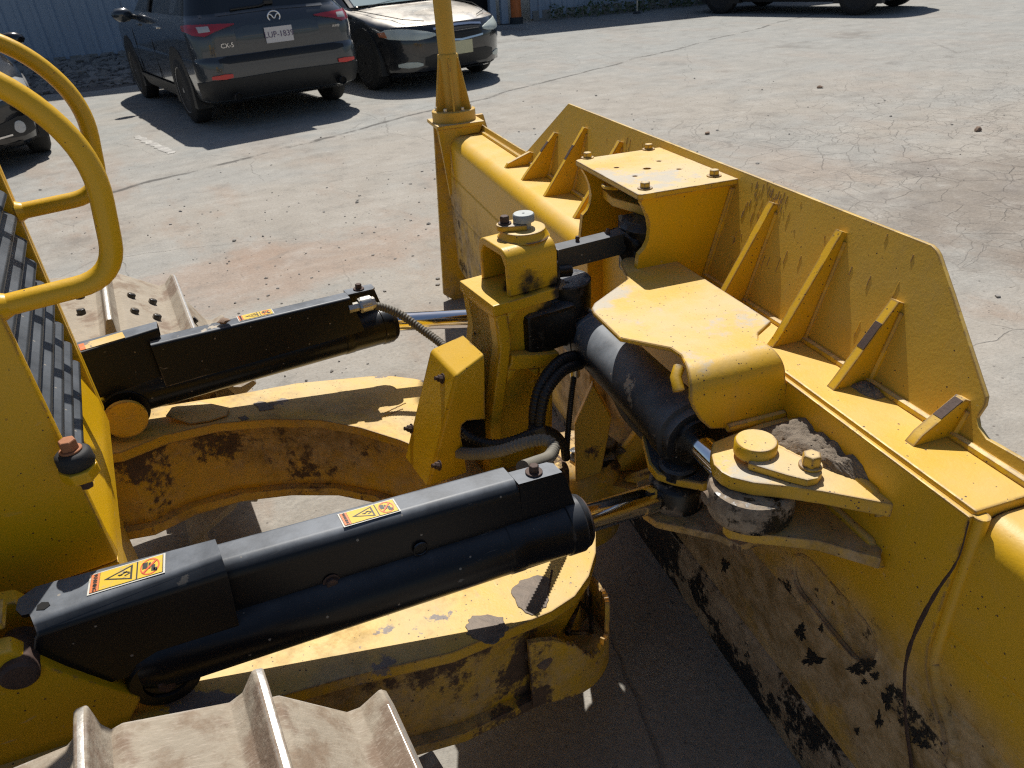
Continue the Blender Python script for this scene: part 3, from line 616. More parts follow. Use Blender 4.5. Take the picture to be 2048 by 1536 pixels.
tube('weld_bead', [bw(nL+.06, S0-.004, .803), bw(nR+.015, S0-.004, .803)], .008, 'yellow', blade, 8)
# lugs of the tilt cylinder and of the near angle cylinder
ZL = .80
lug = [bz(*p, ZL) for p in ((1425, 884), (1421, 903), (1427, 928), (1443, 944), (1462, 954), (1507, 965), (1576, 972), (1644, 982), (1789, 1009), (1780, 990))]
P = [bw(n, s, ZL-.026) for n, s, z in lug]+[bw(-.02, lug[-1][1], ZL-.026), bw(-.02, lug[0][1]+.03, ZL-.026)]
prism('upper_lug', P, BV*.026, 'yellow_top', blade, .003)
zl2 = .712
lg2 = [bz(*p, zl2) for p in ((1452, 1030), (1446, 1046), (1458, 1058), (1508, 1067), (1637, 1081), (1764, 1118), (1762, 1100))]
P = [bw(n, s, zl2-.022) for n, s, z in lg2]+[bw(-.02, lg2[-1][1], zl2-.022), bw(-.02, lg2[0][1]+.05, zl2-.022)]
prism('lower_lug', P, BV*.022, 'yellow_muddy', blade, .003)
TP = (-.168, -.683)                             # tilt pin in the blade frame
lathe('rod_boss', bw(*TP, .713), BV, [(0, .058), (.004, .066), (.014, .069), (.048, .069), (.056, .066), (.060, .045)], 'boss', blade, 48, 50)
lathe('grease_nipple_boss', bw(TP[0]-.064, TP[1]+.02, .745), -BN, [(0, .012), (.008, .011)], 'boss', blade, 16)
cp = bz(1512, 886, .826)
lathe('pin_cap', bw(cp[0], cp[1], .8005), BV, [(0, .023), (.008, .023), (.008, .0335), (.028, .0335), (.031, .031)], 'yellow_top', blade, 40, 50)
kp = [bz(*p, .814) for p in ((1500, 912), (1496, 926), (1575, 950), (1616, 960), (1636, 956), (1645, 945), (1642, 932), (1560, 893))]
prism('keeper_plate', [bw(n, s, .8005) for n, s, z in kp], BV*.0135, 'yellow_top', blade, .002)
kb = bz(1621, 930, .816); bolt('keeper_bolt', bw(kb[0], kb[1], .8140), BV, .0148, .019, 'yellow_top', blade, 1.2)
# near rod-eye bracket (upper and lower plate) 
EY = V3((.745, -.456, .622)); ey = bl(EY)
for zc, th, mt, pts in ((.668, .018, 'yellow_muddy', ((1297, 926), (1313, 946), (1347, 957), (1407, 968))), (.590, .018, 'yellow_filthy', ((1286, 1024), (1313, 1043), (1371, 1055), (1439, 1070), (1480, 1090)))):
    q = [bz(*p, zc) for p in pts]; PP = [bw(n, s, zc-th) for n, s, z in q]+[bw(-.01, q[-1][1], zc-th), bw(-.01, q[0][1]+.10, zc-th), bw(q[0][0]+.03, q[0][1]+.09, zc-th)]
    el = prism('eye_lug', PP, BV*th, mt, blade, .003)
    if zc > .65: cc = sum(PP, V3())/len(PP); prism('grease_film', [cc+(p-cc)*.93+BV*(th-.0005) for p in PP], BV*.002, 'grease', blade, .0008)
for sg, E_ in ((-1, EY),): lathe('rod_eye', E_-AZ*.034, AZ, [(0, .045), (.006, .053), (.06, .053), (.068, .046)], 'boss', blade, 40, 50)
lathe('eye_pin', EY+AZ*.045, AZ, [(0, .036), (.02, .036), (.024, .03)], 'grease', blade, 30)
far_s = bl(V3((.94, .456, .622)))
for zc in (.668, .59): prism('eye_lug', [bw(n, s, zc-.02) for n, s in ((.06, far_s[1]-.12), (-.10, far_s[1]-.055), (-.135, far_s[1]), (-.10, far_s[1]+.055), (.06, far_s[1]+.12))], BV*.02, 'yellow_muddy', blade, .003)
lathe('rod_eye', bw(-.085, far_s[1], .594), BV, [(0, .05), (.05, .05)], 'boss', blade, 32)
# weld fillets of the lugs
tube('weld_bead', [bw(-.040, lug[-1][1]-.006, ZL-.03), bw(-.040, lug[-1][1]+.015, ZL-.004), bw(-.040, lug[0][1], ZL-.002)], .010, 'yellow', blade, 10)
tube('weld_bead', [bw(-.040, lg2[-1][1]-.006, zl2-.03), bw(-.040, lg2[-1][1]+.02, zl2-.001), bw(-.040, lg2[0][1], zl2-.001)], .009, 'yellow', blade, 10)
tube('weld_bead', [bw(pn(.858)-.002, -.95, .861), bw(pn(.858)-.002, -1.9, .861)], .009, 'yellow', blade, 8); tube('weld_bead', [bw(pn(.868)-.002, .3, .871), bw(pn(.868)-.002, 1.79, .871)], .009, 'yellow', blade, 8)
tube('weld_bead', [bw(PN-.002, -.95, ZS+.002), bw(PN-.002, .2, ZS+.002)], .008, 'yellow', blade, 8)
# end plate, mast bracket, mast
prism('end_plate', [bw(n, 1.935, z) for n, z in ((-.115, .925), (-.155, .31), (-.17, .08), (-.076, .0), (.03, -.004), (.13, .12), (.16, .5), (.15, .80), (.12, .925))], BS*.022, 'yellow_muddy', blade, .003)
prism('end_plate', [bw(n, -1.95, z) for n, z in ((-.115, .925), (-.155, .31), (-.17, .08), (-.076, .0), (.03, -.004), (.13, .12), (.16, .5), (.15, .80), (.12, .925))], BS*-.022, 'yellow_muddy', blade, .003)
mb = bz(905, 240, .925); mc = (-.025, 1.905)
prism('mast_bracket', [bw(n, 1.80, z) for n, z in ((-.126, .905), (.078, .905), (.06, .872), (-.03, .868), (-.070, .845), (-.082, .80), (-.095, .62), (-.104, .60))], BS*.016, 'yellow', blade, .003)
prism('mast_bracket', [bw(n, 1.88, z) for n, z in ((-.118, .905), (-.03, .905), (-.055, .68), (-.09, .66))], BS*.012, 'yellow', blade, .003)
prism('mast_plate', [bw(n, s, .905) for n, s in ((-.13, 1.79), (.085, 1.79), (.085, 2.02), (-.13, 2.02))], BV*.016, 'yellow_top', blade, .003)
sp = bn(886, 420, -.062); prism('sticker', [bw(-.063, sp[1]+a, sp[2]+b) for a, b in ((-.03, -.035), (.03, -.035), (.03, .035), (-.03, .035))], BN*-.002, 'decal_white', blade, .0005)
mast = lathe('mast', bw(*mc, .921), BV, [(.20, .040), (.205, .0385), (2.2, .0385)], 'yellow_mast', dz, 40, 50)
lathe('mast_flange', bw(*mc, .921), BV, [(0, .098), (.044, .098), (.047, .094)], 'yellow_mast', mast, 48, 40)
lathe('mast_socket', bw(*mc, .965), BV, [(0, .046), (.225, .0455), (.23, .043)], 'yellow_mast', mast, 40, 40)
for i in range(6):
    a = 2*pi*i/6+.35; u = BN*cos(a)+BS*sin(a); q = (BN*-sin(a)+BS*cos(a)); c0 = bw(*mc, .966)
    prism('mast_rib', [c0+u*.042-q*.004, c0+u*.090-q*.004, c0+u*.088-q*.004+BV*.012, c0+u*.050-q*.004+BV*.212, c0+u*.042-q*.004+BV*.220], q*.008, 'yellow_mast', mast, .0015)
for i in range(6):
    a = 2*pi*(i+.5)/6+.35; bolt('mast_bolt', bw(*mc, .968)+(BN*cos(a)+BS*sin(a))*.074, BV, .009, .012, 'steel', mast)

# ---- angle cylinders -------------------------------------------------
def decal(P, X, Y, L, Wd, parent, worn=False):
    """pinch warning label: X = reading direction down the label, Y across"""
    X = X.normalized(); Y = Y.normalized(); Z = X.cross(Y); 
    def rect(x0, x1, y0, y1, h): return [P+X*a*L+Y*b*Wd+Z*h for a, b in ((x0, y0), (x1, y0), (x1, y1), (x0, y1))]
    bm = bmesh.new(); E = .0003
    def quad(r, h, mi): add_prism(bm, rect(*r, h), Z*E, mi=mi)
    if worn: quad((-.5, .5, -.5, .5), 0, 5); quad((-.5, -.38, -.5, .5), .0004, 1); 
    else:
        quad((-.5, .5, -.5, .5), 0, 0); quad((-.475, .475, -.45, .45), .0004, 3); quad((-.47, -.36, -.43, .43), .0008, 1); quad((-.355, .12, -.43, .43), .0008, 2); quad((.14, .465, -.43, .43), .0008, 2)
        def ring(pts, wd, mi):
            c = sum((V3(p) for p in pts), V3())/len(pts)
            for a, b in zip(pts, pts[1:]+pts[:1]):
                a, b = V3(a), V3(b); add_prism(bm, [a, b, b.lerp(c, wd), a.lerp(c, wd)], Z*E, mi=mi)
        A = lambda x, y: P+X*x*L+Y*y*Wd+Z*.0012
        ring([A(-.30, -.0), A(.07, -.36), A(.07, .36)], .22, 3)
        for (x0, y0, x1, y1) in ((-.10, -.03, .0, .10), (-.05, .10, .03, .02), (-.03, -.10, .04, -.02), (-.12, .02, -.06, -.02)):
            a, b = A(x0, y0), A(x1, y1); q = (b-a).cross(Z).normalized()*Wd*.025; add_prism(bm, [a-q, b-q, b+q, a+q], Z*E, mi=3)
        ring([A(.30+.13*cos(2*pi*i/20), .40*sin(2*pi*i/20)) for i in range(20)], .14, 4)
        for r in ((.20, .27, -.05, .25), (.28, .31, -.1, .2), (.32, .37, -.25, .05), (.35, .40, -.3, -.12)): add_prism(bm, rect(*r, .0012), Z*E, mi=3)
        a, b = A(.21, -.27), A(.39, .27); q = (b-a).cross(Z).normalized()*Wd*.035; a = a+Z*.0004; b = b+Z*.0004; add_prism(bm, [a-q, b-q, b+q, a+q], Z*E, mi=4)
    o = bm_obj('warning_label', bm, None, parent, 0, 30, ['decal_white', 'decal_orange', 'decal_yellow', 'decal_black', 'decal_red', 'decal_worn'])
    if not worn:
        t = text_mesh('warning_text', 'WARNING', P-X*.415*L+Z*.0014, -Y, X, Wd*.17, 'decal_black', parent, .0002, bold=True)
    return o
def angle_cylinder(sg):
    y = lambda x: -.431-.042*(x+.0)/.5                      # axis splays outward going forward
    A = lambda x, dy=0, z=0: V3((x, (y(x)+dy)*-sg if sg > 0 else (y(x)+dy), z))
    def A(x, dy=0, z=0): return V3((x, (y(x)+dy)*(1 if sg < 0 else -1), z))
    az_ = lambda x: .700-.053*x
    p0, p1 = A(-.19, 0, az_(-.19)), A(.515, 0, az_(.515)); d = (p1-p0).normalized(); L = (p1-p0).length
    bar = lathe('angle_cylinder', p0, d, [(0, .040), (.03, .049), (L-.15, .0495), (L-.148, .0510), (L-.125, .0510), (L-.123, .0500), (L-.04, .0500), (L-.038, .0525), (L-.012, .0525), (L-.008, .050), (L, .047)], 'barrel', dz, 48, 30)
    ring = lathe('gland_ring', p1-d*.004, d, [(0, .0445), (.008, .043), (.0085, .030)], 'rust_dark', bar, 40)
    end = EY if sg < 0 else V3((.91, .452, .60))
    rod('cylinder_rod', p1, end-d*.05, .0265, 'chrome', bar, 40); rod('rod_neck', end-d*.085, end-d*.03, .028, 'boss', bar, 32)
    # trunnion boss with bolt at the rear
    bp = A(-.165, -.035, .690); nrm = V3((0, -1 if sg < 0 else 1, 0)); lathe('trunnion', A(-.165, .05, .690), nrm, [(0, .05), (.075, .05), (.085, .046), (.086, .03), (.082, .029)], 'barrel', bar, 40); bolt('trunnion_bolt', A(-.165, -.030, .690), nrm, .013, .014, 'rust_dark', bar)
    lathe('trunnion_cap', A(-.168, .075, .690), -nrm, [(0, .045), (.012, .045)], 'yellow_muddy', bar, 32)
    # cover: bent channel over the barrel
    def zc(x): return .8265-.0605*x
    X0, X1 = -.07, .478; T = .004
    X1 = .400
    W2 = .052
    def sec(x, z): return [A(x, W2, z-.11), A(x, W2, z), A(x, .006, z), A(x, -.008, z-.016), A(x, -.013, z-(.088+.022*(x-X0)/.55))]
    x1t, x1b = X1, X1+.022
    cut = sg > 0
    bm = bmesh.new(); s0, s1 = sec(X0, zc(X0)), sec(X1, zc(X1)); s1[0] = A(x1b, W2, zc(x1b)-.10); s1[3] = A(X1, -.008, zc(X1)-.016); s1[4] = A(X1, -.013, zc(X1)-.108)
    vs0 = [bm.verts.new(p) for p in s0]; vs1 = [bm.verts.new(p) for p in s1]
    def mk(ps): bm.faces.new(ps)
    for i in range(4): mk([vs0[i], vs0[i+1], vs1[i+1], vs1[i]])
    bmesh.ops.recalc_face_normals(bm, faces=bm.faces)
    up = max(bm.faces, key=lambda f: abs(f.normal.z))
    if up.normal.z < 0: bmesh.ops.reverse_faces(bm, faces=bm.faces)
    eds = [e for e in bm.edges if len(e.link_faces) == 2]; bmesh.ops.bevel(bm, geom=eds, offset=.0075, segments=3, profile=.5, affect='EDGES')
    bmesh.ops.solidify(bm, geom=bm.faces[:], thickness=T)
    # front corner is cut open on the inner side for the hose fitting: only the outer strip reaches the end
    a_, b_ = .4005, .478; ye = A(0, .004, 0)-A(0, 0, 0)
    add_prism(bm, [A(a_, .030, zc(a_)-T), A(a_, -.006, zc(a_)-T), A(b_, -.006, zc(b_)-T), A(b_, .022, zc(b_)-T), A(b_-.008, .030, zc(b_)-T)], AZ*T)
    add_prism(bm, [A(a_, -.011, zc(a_)-.108), A(a_, -.009, zc(a_)-.010), A(a_, -.006, zc(a_)-.002), A(b_, -.006, zc(b_)-.002), A(b_+.004, -.009, zc(b_)-.010), A(b_+.020, -.011, zc(b_)-.075), A(b_+.018, -.011, zc(b_)-.104)], ye)
    cov = bm_obj('cylinder_cover', bm, 'black', dz, 0, 40, wn=True)
    # rear cover sits over it
    top = [(-.046, .058), (-.042, .004), (-.044, -.022), (-.272, -.034), (-.276, -.008), (-.283, -.006), (-.283, .008), (-.243, .062), (-.22, .066)]
    zt = .8565
    side = [(-.044, zt-.018), (-.055, .722), (-.060, .712), (-.074, .706), (-.245, .722), (-.272, .738), (-.299, .785), (-.277, .836), (-.272, zt-.018)]
    bm = bmesh.new(); tv = [bm.verts.new(A(a, b, zt)) for a, b in top if (a, b) not in ((-.042, .004),)]
    # top face then fold then side face
    top2 = [(-.046, .030), (-.044, -.012), (-.272, -.022), (-.276, -.006), (-.285, -.004), (-.292, .010), (-.290, .030), (-.27, .044), (-.22, .044)]
    for v in list(bm.verts): bm.verts.remove(v)
    tv = [bm.verts.new(A(a, b, zt)) for a, b in top2]; sv = [bm.verts.new(A(a, -.032, z)) for a, z in side]
    mk(tv); mk(sv); mk([tv[1], tv[2], sv[-1], sv[0]])
    inv = [bm.verts.new(A(a, b, z)) for a, b, z in ((-.046, .030, .74), (-.22, .044, .74))]; mk([tv[0], tv[-1], inv[1], inv[0]])
    bmesh.ops.recalc_face_normals(bm, faces=bm.faces); up = max(bm.faces, key=lambda f: abs(f.normal.z))
    if up.normal.z < 0: bmesh.ops.reverse_faces(bm, faces=bm.faces)
    eds = [e for e in bm.edges if len(e.link_faces) == 2 and e.calc_face_angle(0) > .3]; bmesh.ops.bevel(bm, geom=eds, offset=.006, segments=3, profile=.5, affect='EDGES')
    bmesh.ops.solidify(bm, geom=bm.faces[:], thickness=.005); rear = bm_obj('rear_cover', bm, 'black', dz, 0, 40, wn=True)
    # fasteners and labels
    bolt('cover_bolt', A(.437, .012, zc(.437)+.001), V3((.06, 0, 1)), .0085, .012, 'rust_dark', cov, 1.7)
    for x, dz_ in ((.085, -.078),): bolt('side_bolt', A(x, -.0125, zc(x)+dz_), nrm, .0095, .006, 'rust_dark', cov, 1.4)
    if sg < 0:
        lathe('plug', A(.225, -.0128, zc(.225)-.066), nrm, [(0, .0125), (.003, .0125), (.003, .010), (.001, .010)], 'black', cov, 24)
        decal(A(.168, .024, zc(.168)+.0008), V3((1, -.07, -.06)), V3((0, 1, 0)), .088, .034, cov)
        decal(A(-.160, .010, zt+.0008), V3((1, -.12, 0)), V3((.12, 1, 0)), .095, .040, rear)
        prism('torn_hole', [A(a_, b_, zt+.0004) for a_, b_ in ((-.268, -.004), (-.259, -.008), (-.252, -.003), (-.254, .004), (-.262, .008), (-.267, .004))], AZ*.0006, 'dark', rear, 0)
    else:
        decal(A(.168, .024, zc(.168)+.0008), V3((1, .07, -.06)), V3((0, 1, 0)), .085, .034, cov)
        decal(A(-.160, .018, zt+.0008), V3((1, .12, 0)), V3((-.12, 1, 0)), .09, .036, rear, True)
        # hose fitting at the cover's open corner
        b = A(.455, -.020, .782); dd = V3((.22, -.02, -.05)).normalized()
        lathe('hose_fitting', A(.392, .046, .772), V3((1, 0, -.02)), [(0, .012), (.028, .012), (.028, .019), (.034, .020), (.034, .0185), (.062, .0185), (.062, .016), (.07, .016)], 'steel', cov, 6, 20)
        lathe('hose_clip', A(.426, .046, .7713), V3((1, 0, -.02)), [(0, .0205), (.026, .0205)], 'steel', cov, 24)
    return bar, cov, rear
barN, covN, rearN = angle_cylinder(-1)
barF, covF, rearF = angle_cylinder(1)
hose('hydraulic_hose', [ay(750, 612, .419), ay(770, 616, .415), ay(802, 630, .395), ay(845, 660, .35), ay(885, 690, .29), ay(915, 725, .20), V3((.54, .08, .70))], .0115, 'hose_tan', dz)

# ---- push frame (C-shaped, slopes down towards the blade) --------------
FN = V3((.19, 0, 1)).normalized(); FP = V3((0, 0, .598))
def fp(px, py): return on(px, py, FP, FN)
def fz(x, y, dz_=0.0): return V3((x, y, .598-.19*x+dz_))
outer = [(-.95, -.47), (-.30, -.475)]+[tuple(fp(*p)[:2]) for p in ((700, 1353), (905, 1305), (1103, 1223), (1150, 1192), (1178, 1152), (1192, 1105), (1192, 1062))]
outer = [(x, min(y, -.47) if x < .40 else y) for x, y in outer]
lx, ly = outer[-1]; outer += [(lx-.005, ly+.09), (.56, -.20), (.575, -.13)]
arc = [tuple(fp(*p)[:2]) for p in ((240, 905), (330, 870), (430, 845), (540, 838), (640, 840), (720, 855), (800, 880), (860, 915), (905, 955))]
inner = [(-.95, -.33)]+[(x, -min(y, .36)) for x, y in arc if y > .12]
xi = inner[-1][0]; inner += [(max(xi+.012, .42), -.09), (max(xi+.016, .43), -.03)]
halfo = [(x, y) for x, y in outer]; halfi = inner
poly = halfo+[(x, -y) for x, y in reversed(halfo)]+[(x, -y) for x, y in halfi]+[(x, y) for x, y in reversed(halfi)]
def uprism(name, d0, d1, inset, mat, parent, bev):
    n = len(halfo); 
    def off(P, k):  # move points by k along the local normal (towards the middle of the arm)
        out = []
        for i, (x, y) in enumerate(P):
            a = P[max(i-1, 0)]; b = P[min(i+1, len(P)-1)]; tx, ty = b[0]-a[0], b[1]-a[1]; l = hypot(tx, ty) or 1; out.append((x-ty/l*k, y+tx/l*k))
        return out
    o_ = off(halfo, inset); i_ = off(halfi, -inset)
    full = o_+[(x, -y) for x, y in reversed(o_)]+[(x, -y) for x, y in i_]+[(x, y) for x, y in reversed(i_)]
    bm = bmesh.new(); loop = [fz(x, y, d0) for x, y in full]
    tri = tessellate_polygon([loop]); v0 = [bm.verts.new(p) for p in loop]; v1 = [bm.verts.new(p+AZ*(d1-d0)) for p in loop]
    for t in tri: bm.faces.new([v0[i] for i in t]); bm.faces.new([v1[i] for i in reversed(t)])
    for i in range(len(loop)): j = (i+1) % len(loop); bm.faces.new([v0[j], v0[i], v1[i], v1[j]])
    return bm_obj(name, bm, mat, parent, bev, 35)
frame = uprism('push_frame', -.026, 0, 0, 'yellow_frame', dz, .003)
uprism('frame_web', -.222, -.0255, .022, 'yellow_filthy', frame, .002)
uprism('frame_bottom_flange', -.247, -.2215, .0, 'yellow_filthy', frame, .003)
def serr(name, a, b, n, mat):   # grinding marks left by a cut weld: row of small teeth
    bm = bmesh.new(); a, b = V3(a), V3(b)
    for i in range(n): p = a.lerp(b, (i+.5)/n); add_lathe(bm, p-AZ*.001, AZ, [(0, .0032), (.002, .0022), (.0032, .0004)], 6)
    o = bm_obj(name, bm, mat, frame); o['kind'] = 'stuff'
serr('weld_teeth', fp(1104, 1140), fp(1095, 1190), 16, 'rust_dark'); serr('weld_teeth', fp(770, 826), fp(812, 806), 14, 'yellow'); serr('weld_teeth', fp(763, 835), fp(806, 818), 14, 'yellow')
# dark worn scabs on the top plate: raised remains of cut-off brackets
mm = M('scab_steel'); _w = mm.noise(16, 6, .7, dist=2.5); mm.bump(_w, .002, .8); MAT['scab'] = mm.set(mm.mix(_w, (.05, .043, .04), (.27, .21, .16)), .6, .2)
def scab(pts, mat='scab', h=.0016):
    c = sum((fp(*p) for p in pts), V3())/len(pts); rr = random.Random(int(pts[0][0])); P = []
    Q = [fp(*p) for p in pts]
    for a, b in zip(Q, Q[1:]+Q[:1]):
        for k in range(4): q = a.lerp(b, k/4); P.append(q+(q-c).normalized()*rr.uniform(-.003, .003))
    prism('scab', [q-FN*.001 for q in P], FN*(h+.001), mat, frame, .0006, seg=1)
scab([(932, 1250), (945, 1233), (975, 1227), (1005, 1236), (1016, 1255), (1008, 1275), (985, 1287), (955, 1282), (935, 1268)])
scab([(1020, 1180), (1040, 1163), (1075, 1150), (1098, 1155), (1100, 1185), (1092, 1215), (1070, 1232), (1045, 1222), (1030, 1205)])
scab([(505, 808), (520, 803), (545, 808), (548, 818), (520, 822)]); scab([(478, 836), (490, 830), (497, 838), (484, 843)])
# lifted flake of paint and plate on the far arm
pk = [fp(*p) for p in ((333, 845), (345, 828), (400, 815), (460, 820), (455, 835), (420, 846), (380, 852))]
fl = []
for i, p in enumerate(pk): fl.append(p+FN*(.004+.012*(1 if i in (0, 1, 2) else 0)))
sheet('paint_flake', fl, FN*.003, 'yellow_top', frame, .0008)
# torn front corner pocket with jagged rim
rr = random.Random(12); path = []
pth = fillet([V3((.375, -.512, 0)), V3((.50, -.528, 0)), V3((.592, -.470, 0)), V3((.598, -.385, 0))], [.055, .05], 8)
V = []; F = []
sub = []
for a, b in zip(pth, pth[1:]):
    for k in range(3): sub.append(a.lerp(b, k/3))
sub.append(pth[-1]); N_ = len(sub)-1
for i, p in enumerate(sub):
    f = i/N_; base = fz(p.x, p.y).z
    zt = base-.045-.095*min(1, f/.30)+rr.uniform(-.012, .008)
    if f > .62: zt = base-.14+.07*min(1, (f-.62)/.12)+rr.uniform(-.010, .008)
    V += [V3((p.x, p.y, base-.232)), V3((p.x, p.y, base-.195)), V3((p.x, p.y, max(base-.175, min(zt, base-.03))))]
for i in range(N_): F += [(3*i, 3*i+3, 3*i+4, 3*i+1), (3*i+1, 3*i+4, 3*i+5, 3*i+2)]
bm = bmesh.new(); vs = [bm.verts.new(v) for v in V]; [bm.faces.new([vs[i] for i in f]) for f in F]; bmesh.ops.recalc_face_normals(bm, faces=bm.faces)
bmesh.ops.solidify(bm, geom=bm.faces[:], thickness=.009); bm_obj('torn_step_pocket', bm, 'yellow_filthy', frame, 0, 50)
pq = [V3((x, y, fz(x, y).z-.175)) for x, y in ((.40, -.50), (.52, -.515), (.58, -.46), (.585, -.40), (.47, -.44))]; prism('pocket_floor', pq, AZ*.006, 'yellow_filthy', frame, .001)
tube('pocket_rim', [ay(1134, 1266, -.478), ay(1184, 1264, -.462), ay(1180, 1225, -.430), ay(1158, 1204, -.425), ay(1134, 1266, -.478)], .0052, 'boss', frame, 8)
bm = bmesh.new(); rk = random.Random(2); rock_bm(bm, ay(1083, 1298, -.482), .031, rk, 3, .9); tag(bm_obj('stone', bm, 'stone', None, 0, 60), 'brown fist sized stone stuck in the torn corner pocket of the push frame', 'stone')

# ---- centre post --------------------------------------------------------
post = empty('x', (0, 0, 0), '', ''); bpy.data.objects.remove(post)
rear = [(.568, .896), (.573, .82), (.556, .74), (.535, .64), (.52, .50), (.51, .40)]
def yz(x, y, z): return V3((x, y, z))
bm = bmesh.new(); add_prism(bm, [yz(x, -.052, z) for x, z in rear]+[yz(.70, -.052, .40), yz(.712, -.052, .60), yz(.718, -.052, .72), yz(.722, -.052, .896)], AY*.104)
tower = bm_obj('centre_post', bm, 'yellow_post', dz, .004)
bm = bmesh.new(); add_prism(bm, [yz(x, -.0805, z) for x, z in rear]+[yz(x+.030 if z > .6 else x+.035, -.0805, z) for x, z in reversed(rear)], AY*.161); bm_obj('rear_wall', bm, 'yellow_post', tower, .007)
for sgn in (-1, 1):
    y0 = -.0795 if sgn < 0 else .0515
    def rib(pts, nm='side_rib'): prism(nm, [yz(x, y0, z) for x, z in pts], AY*.028, 'yellow_post', tower, .005)
    rib([(.598, .775), (.60, .795), (.70, .768), (.72, .765), (.718, .735), (.66, .742), (.585, .762)])
    rib([(.668, .742), (.70, .738), (.690, .58), (.672, .42), (.648, .42), (.664, .60)])
    rib([(.700, .896), (.7225, .896), (.718, .765), (.70, .765)]) if sgn > 0 else None
    rib([(.597, .896), (.63, .896), (.598, .865)])
    rib([(.588, .762), (.615, .757), (.584, .725)]); rib([(.64, .745), (.667, .741), (.662, .715)])
prism('post_flange', [yz(.565, -.0815, .895), yz(.722, -.0815, .895), yz(.735, -.05, .895), yz(.735, .05, .895), yz(.722, .0815, .895), yz(.565, .0815, .895)], AZ*.026, 'yellow_post', tower, .004)
lathe('inspection_hole', ax(950, 667, .5672), V3((-1, 0, .05)), [(0, .004), (.001, .004)], 'dark', tower, 12)
# clevis: inverted U strap with the pitch link pin through it
pr = [(-.066, .921), (-.066, .99)]
for i in range(1, 7): a = i/6*pi/2; pr.append((-.066+.030*(1-cos(a)), .99+.030*sin(a)))
pr += [(.036+.030*sin(i/6*pi/2), .99+.030*cos(i/6*pi/2)) for i in range(0, 7)]+[(.066, .921)]
inn = [(.052, .921), (.052, .985), (.038, 1.003), (-.038, 1.003), (-.052, .985), (-.052, .921)]
clv = prism('clevis', [yz(.612, y, z) for y, z in pr+inn], AX*.118, 'yellow_post', tower, .0035, smooth=50)
rod('link_pin', (.688, 0, .92), (.688, 0, 1.02), .022, 'boss', clv); box('clevis_interior', (.694, 0, .955), .06, .10, .066, 'grease', clv, .01)
ring = []
lathe('clevis_boss', (.688, 0, 1.019), AZ, [(0, .056), (.006, .050), (.017, .047), (.018, .044)], 'yellow', clv, 40, 45)
kc = az(1010, 452, 1.044); kd = V3((kc.x-.688, kc.y, 0)).normalized(); kn = V3((-kd.y, kd.x, 0)); kL = hypot(kc.x-.688, kc.y); c0 = V3((.688, 0, 1.037))
P = [c0+kn*.026+kd*-.005, c0-kn*.026+kd*-.005]+[c0+kd*kL+(kd*sin(a)-kn*cos(a))*.019 for a in (i/8*pi for i in range(9))]
prism('keeper_plate', P, AZ*.012, 'yellow_top', clv, .002)
bolt('keeper_bolt', V3((kc.x, kc.y, 1.049)), AZ, .010, .014, 'rust_dark', clv, 1.4)
lathe('pin_cap', V3((.690, -.002, 1.037)), AZ, [(0, .015), (.014, .015), (.014, .0225), (.028, .0225), (.030, .0205), (.030, .003), (.028, .002)], 'grey_cap', clv, 36, 45)
# pitch link, ball end, black yoke
la, lb = V3((.735, -.002, .952)), V3((.955, .006, .945)); ld = (lb-la).normalized(); ln = V3((-ld.y, ld.x, 0)); lz = ld.cross(ln)
plk = box('pitch_link', (la+lb)/2+ld*.012, (lb-la).length-.02, .040, .050, 'link', dz, .004, ld, ln, lz)
for t, s in ((.40, 1), (.78, 1)): lathe('grease_nipple', la.lerp(lb, t)+AZ*.024, AZ, [(0, .005), (.006, .004), (.007, .0055), (.013, .004)], 'rust_dark', plk, 8)
def lump(name, c, sx, sy, sz, mat, parent, seed, n=3, amp=.22):
    bm = bmesh.new(); ret = bmesh.ops.create_icosphere(bm, subdivisions=n, radius=1); rr = random.Random(seed); ph = [rr.uniform(0, 6.3) for _ in range(9)]
    for v in bm.verts:
        k = 1+amp*(sin(5*v.co.x+ph[0])*sin(4*v.co.y+ph[1])+.6*sin(9*v.co.z+ph[2]+3*v.co.x)+.5*sin(13*v.co.y+ph[3]))+rr.uniform(-.05, .05)
        v.co = V3(c)+V3((v.co.x*sx*k, v.co.y*sy*k, v.co.z*sz*k))
    return bm_obj(name, bm, mat, parent, 0, 60)
lump('grease_clump', la+V3((-.002, 0, .0)), .030, .038, .034, 'grease', plk, 3); lump('grease_clump', la+V3((.0, -.015, -.045)), .028, .034, .022, 'mud', plk, 5); lump('grease_clump', lb+V3((.03, 0, -.01)), .05, .07, .05, 'grease', plk, 8)
yk = lathe('tilt_yoke', (.790, 0, .745), AZ, [(0, .040), (.06, .040), (.072, .055), (.148, .0565), (.151, .054)], 'grease', dz, 48, 40)
box('yoke_arm', (.735, 0, .835), .09, .085, .07, 'grease', yk, .012)
lump('grease_smear', (.732, -.05, .935), .012, .016, .030, 'grease', yk, 21); box('yoke_neck', (.712, -.028, .815), .13, .085, .10, 'grease', yk, .014)
yp = tube('yoke_pin', [ay(1094, 545, -.025), ay(1140, 541, -.025)], .013, 'grease', yk, 16)
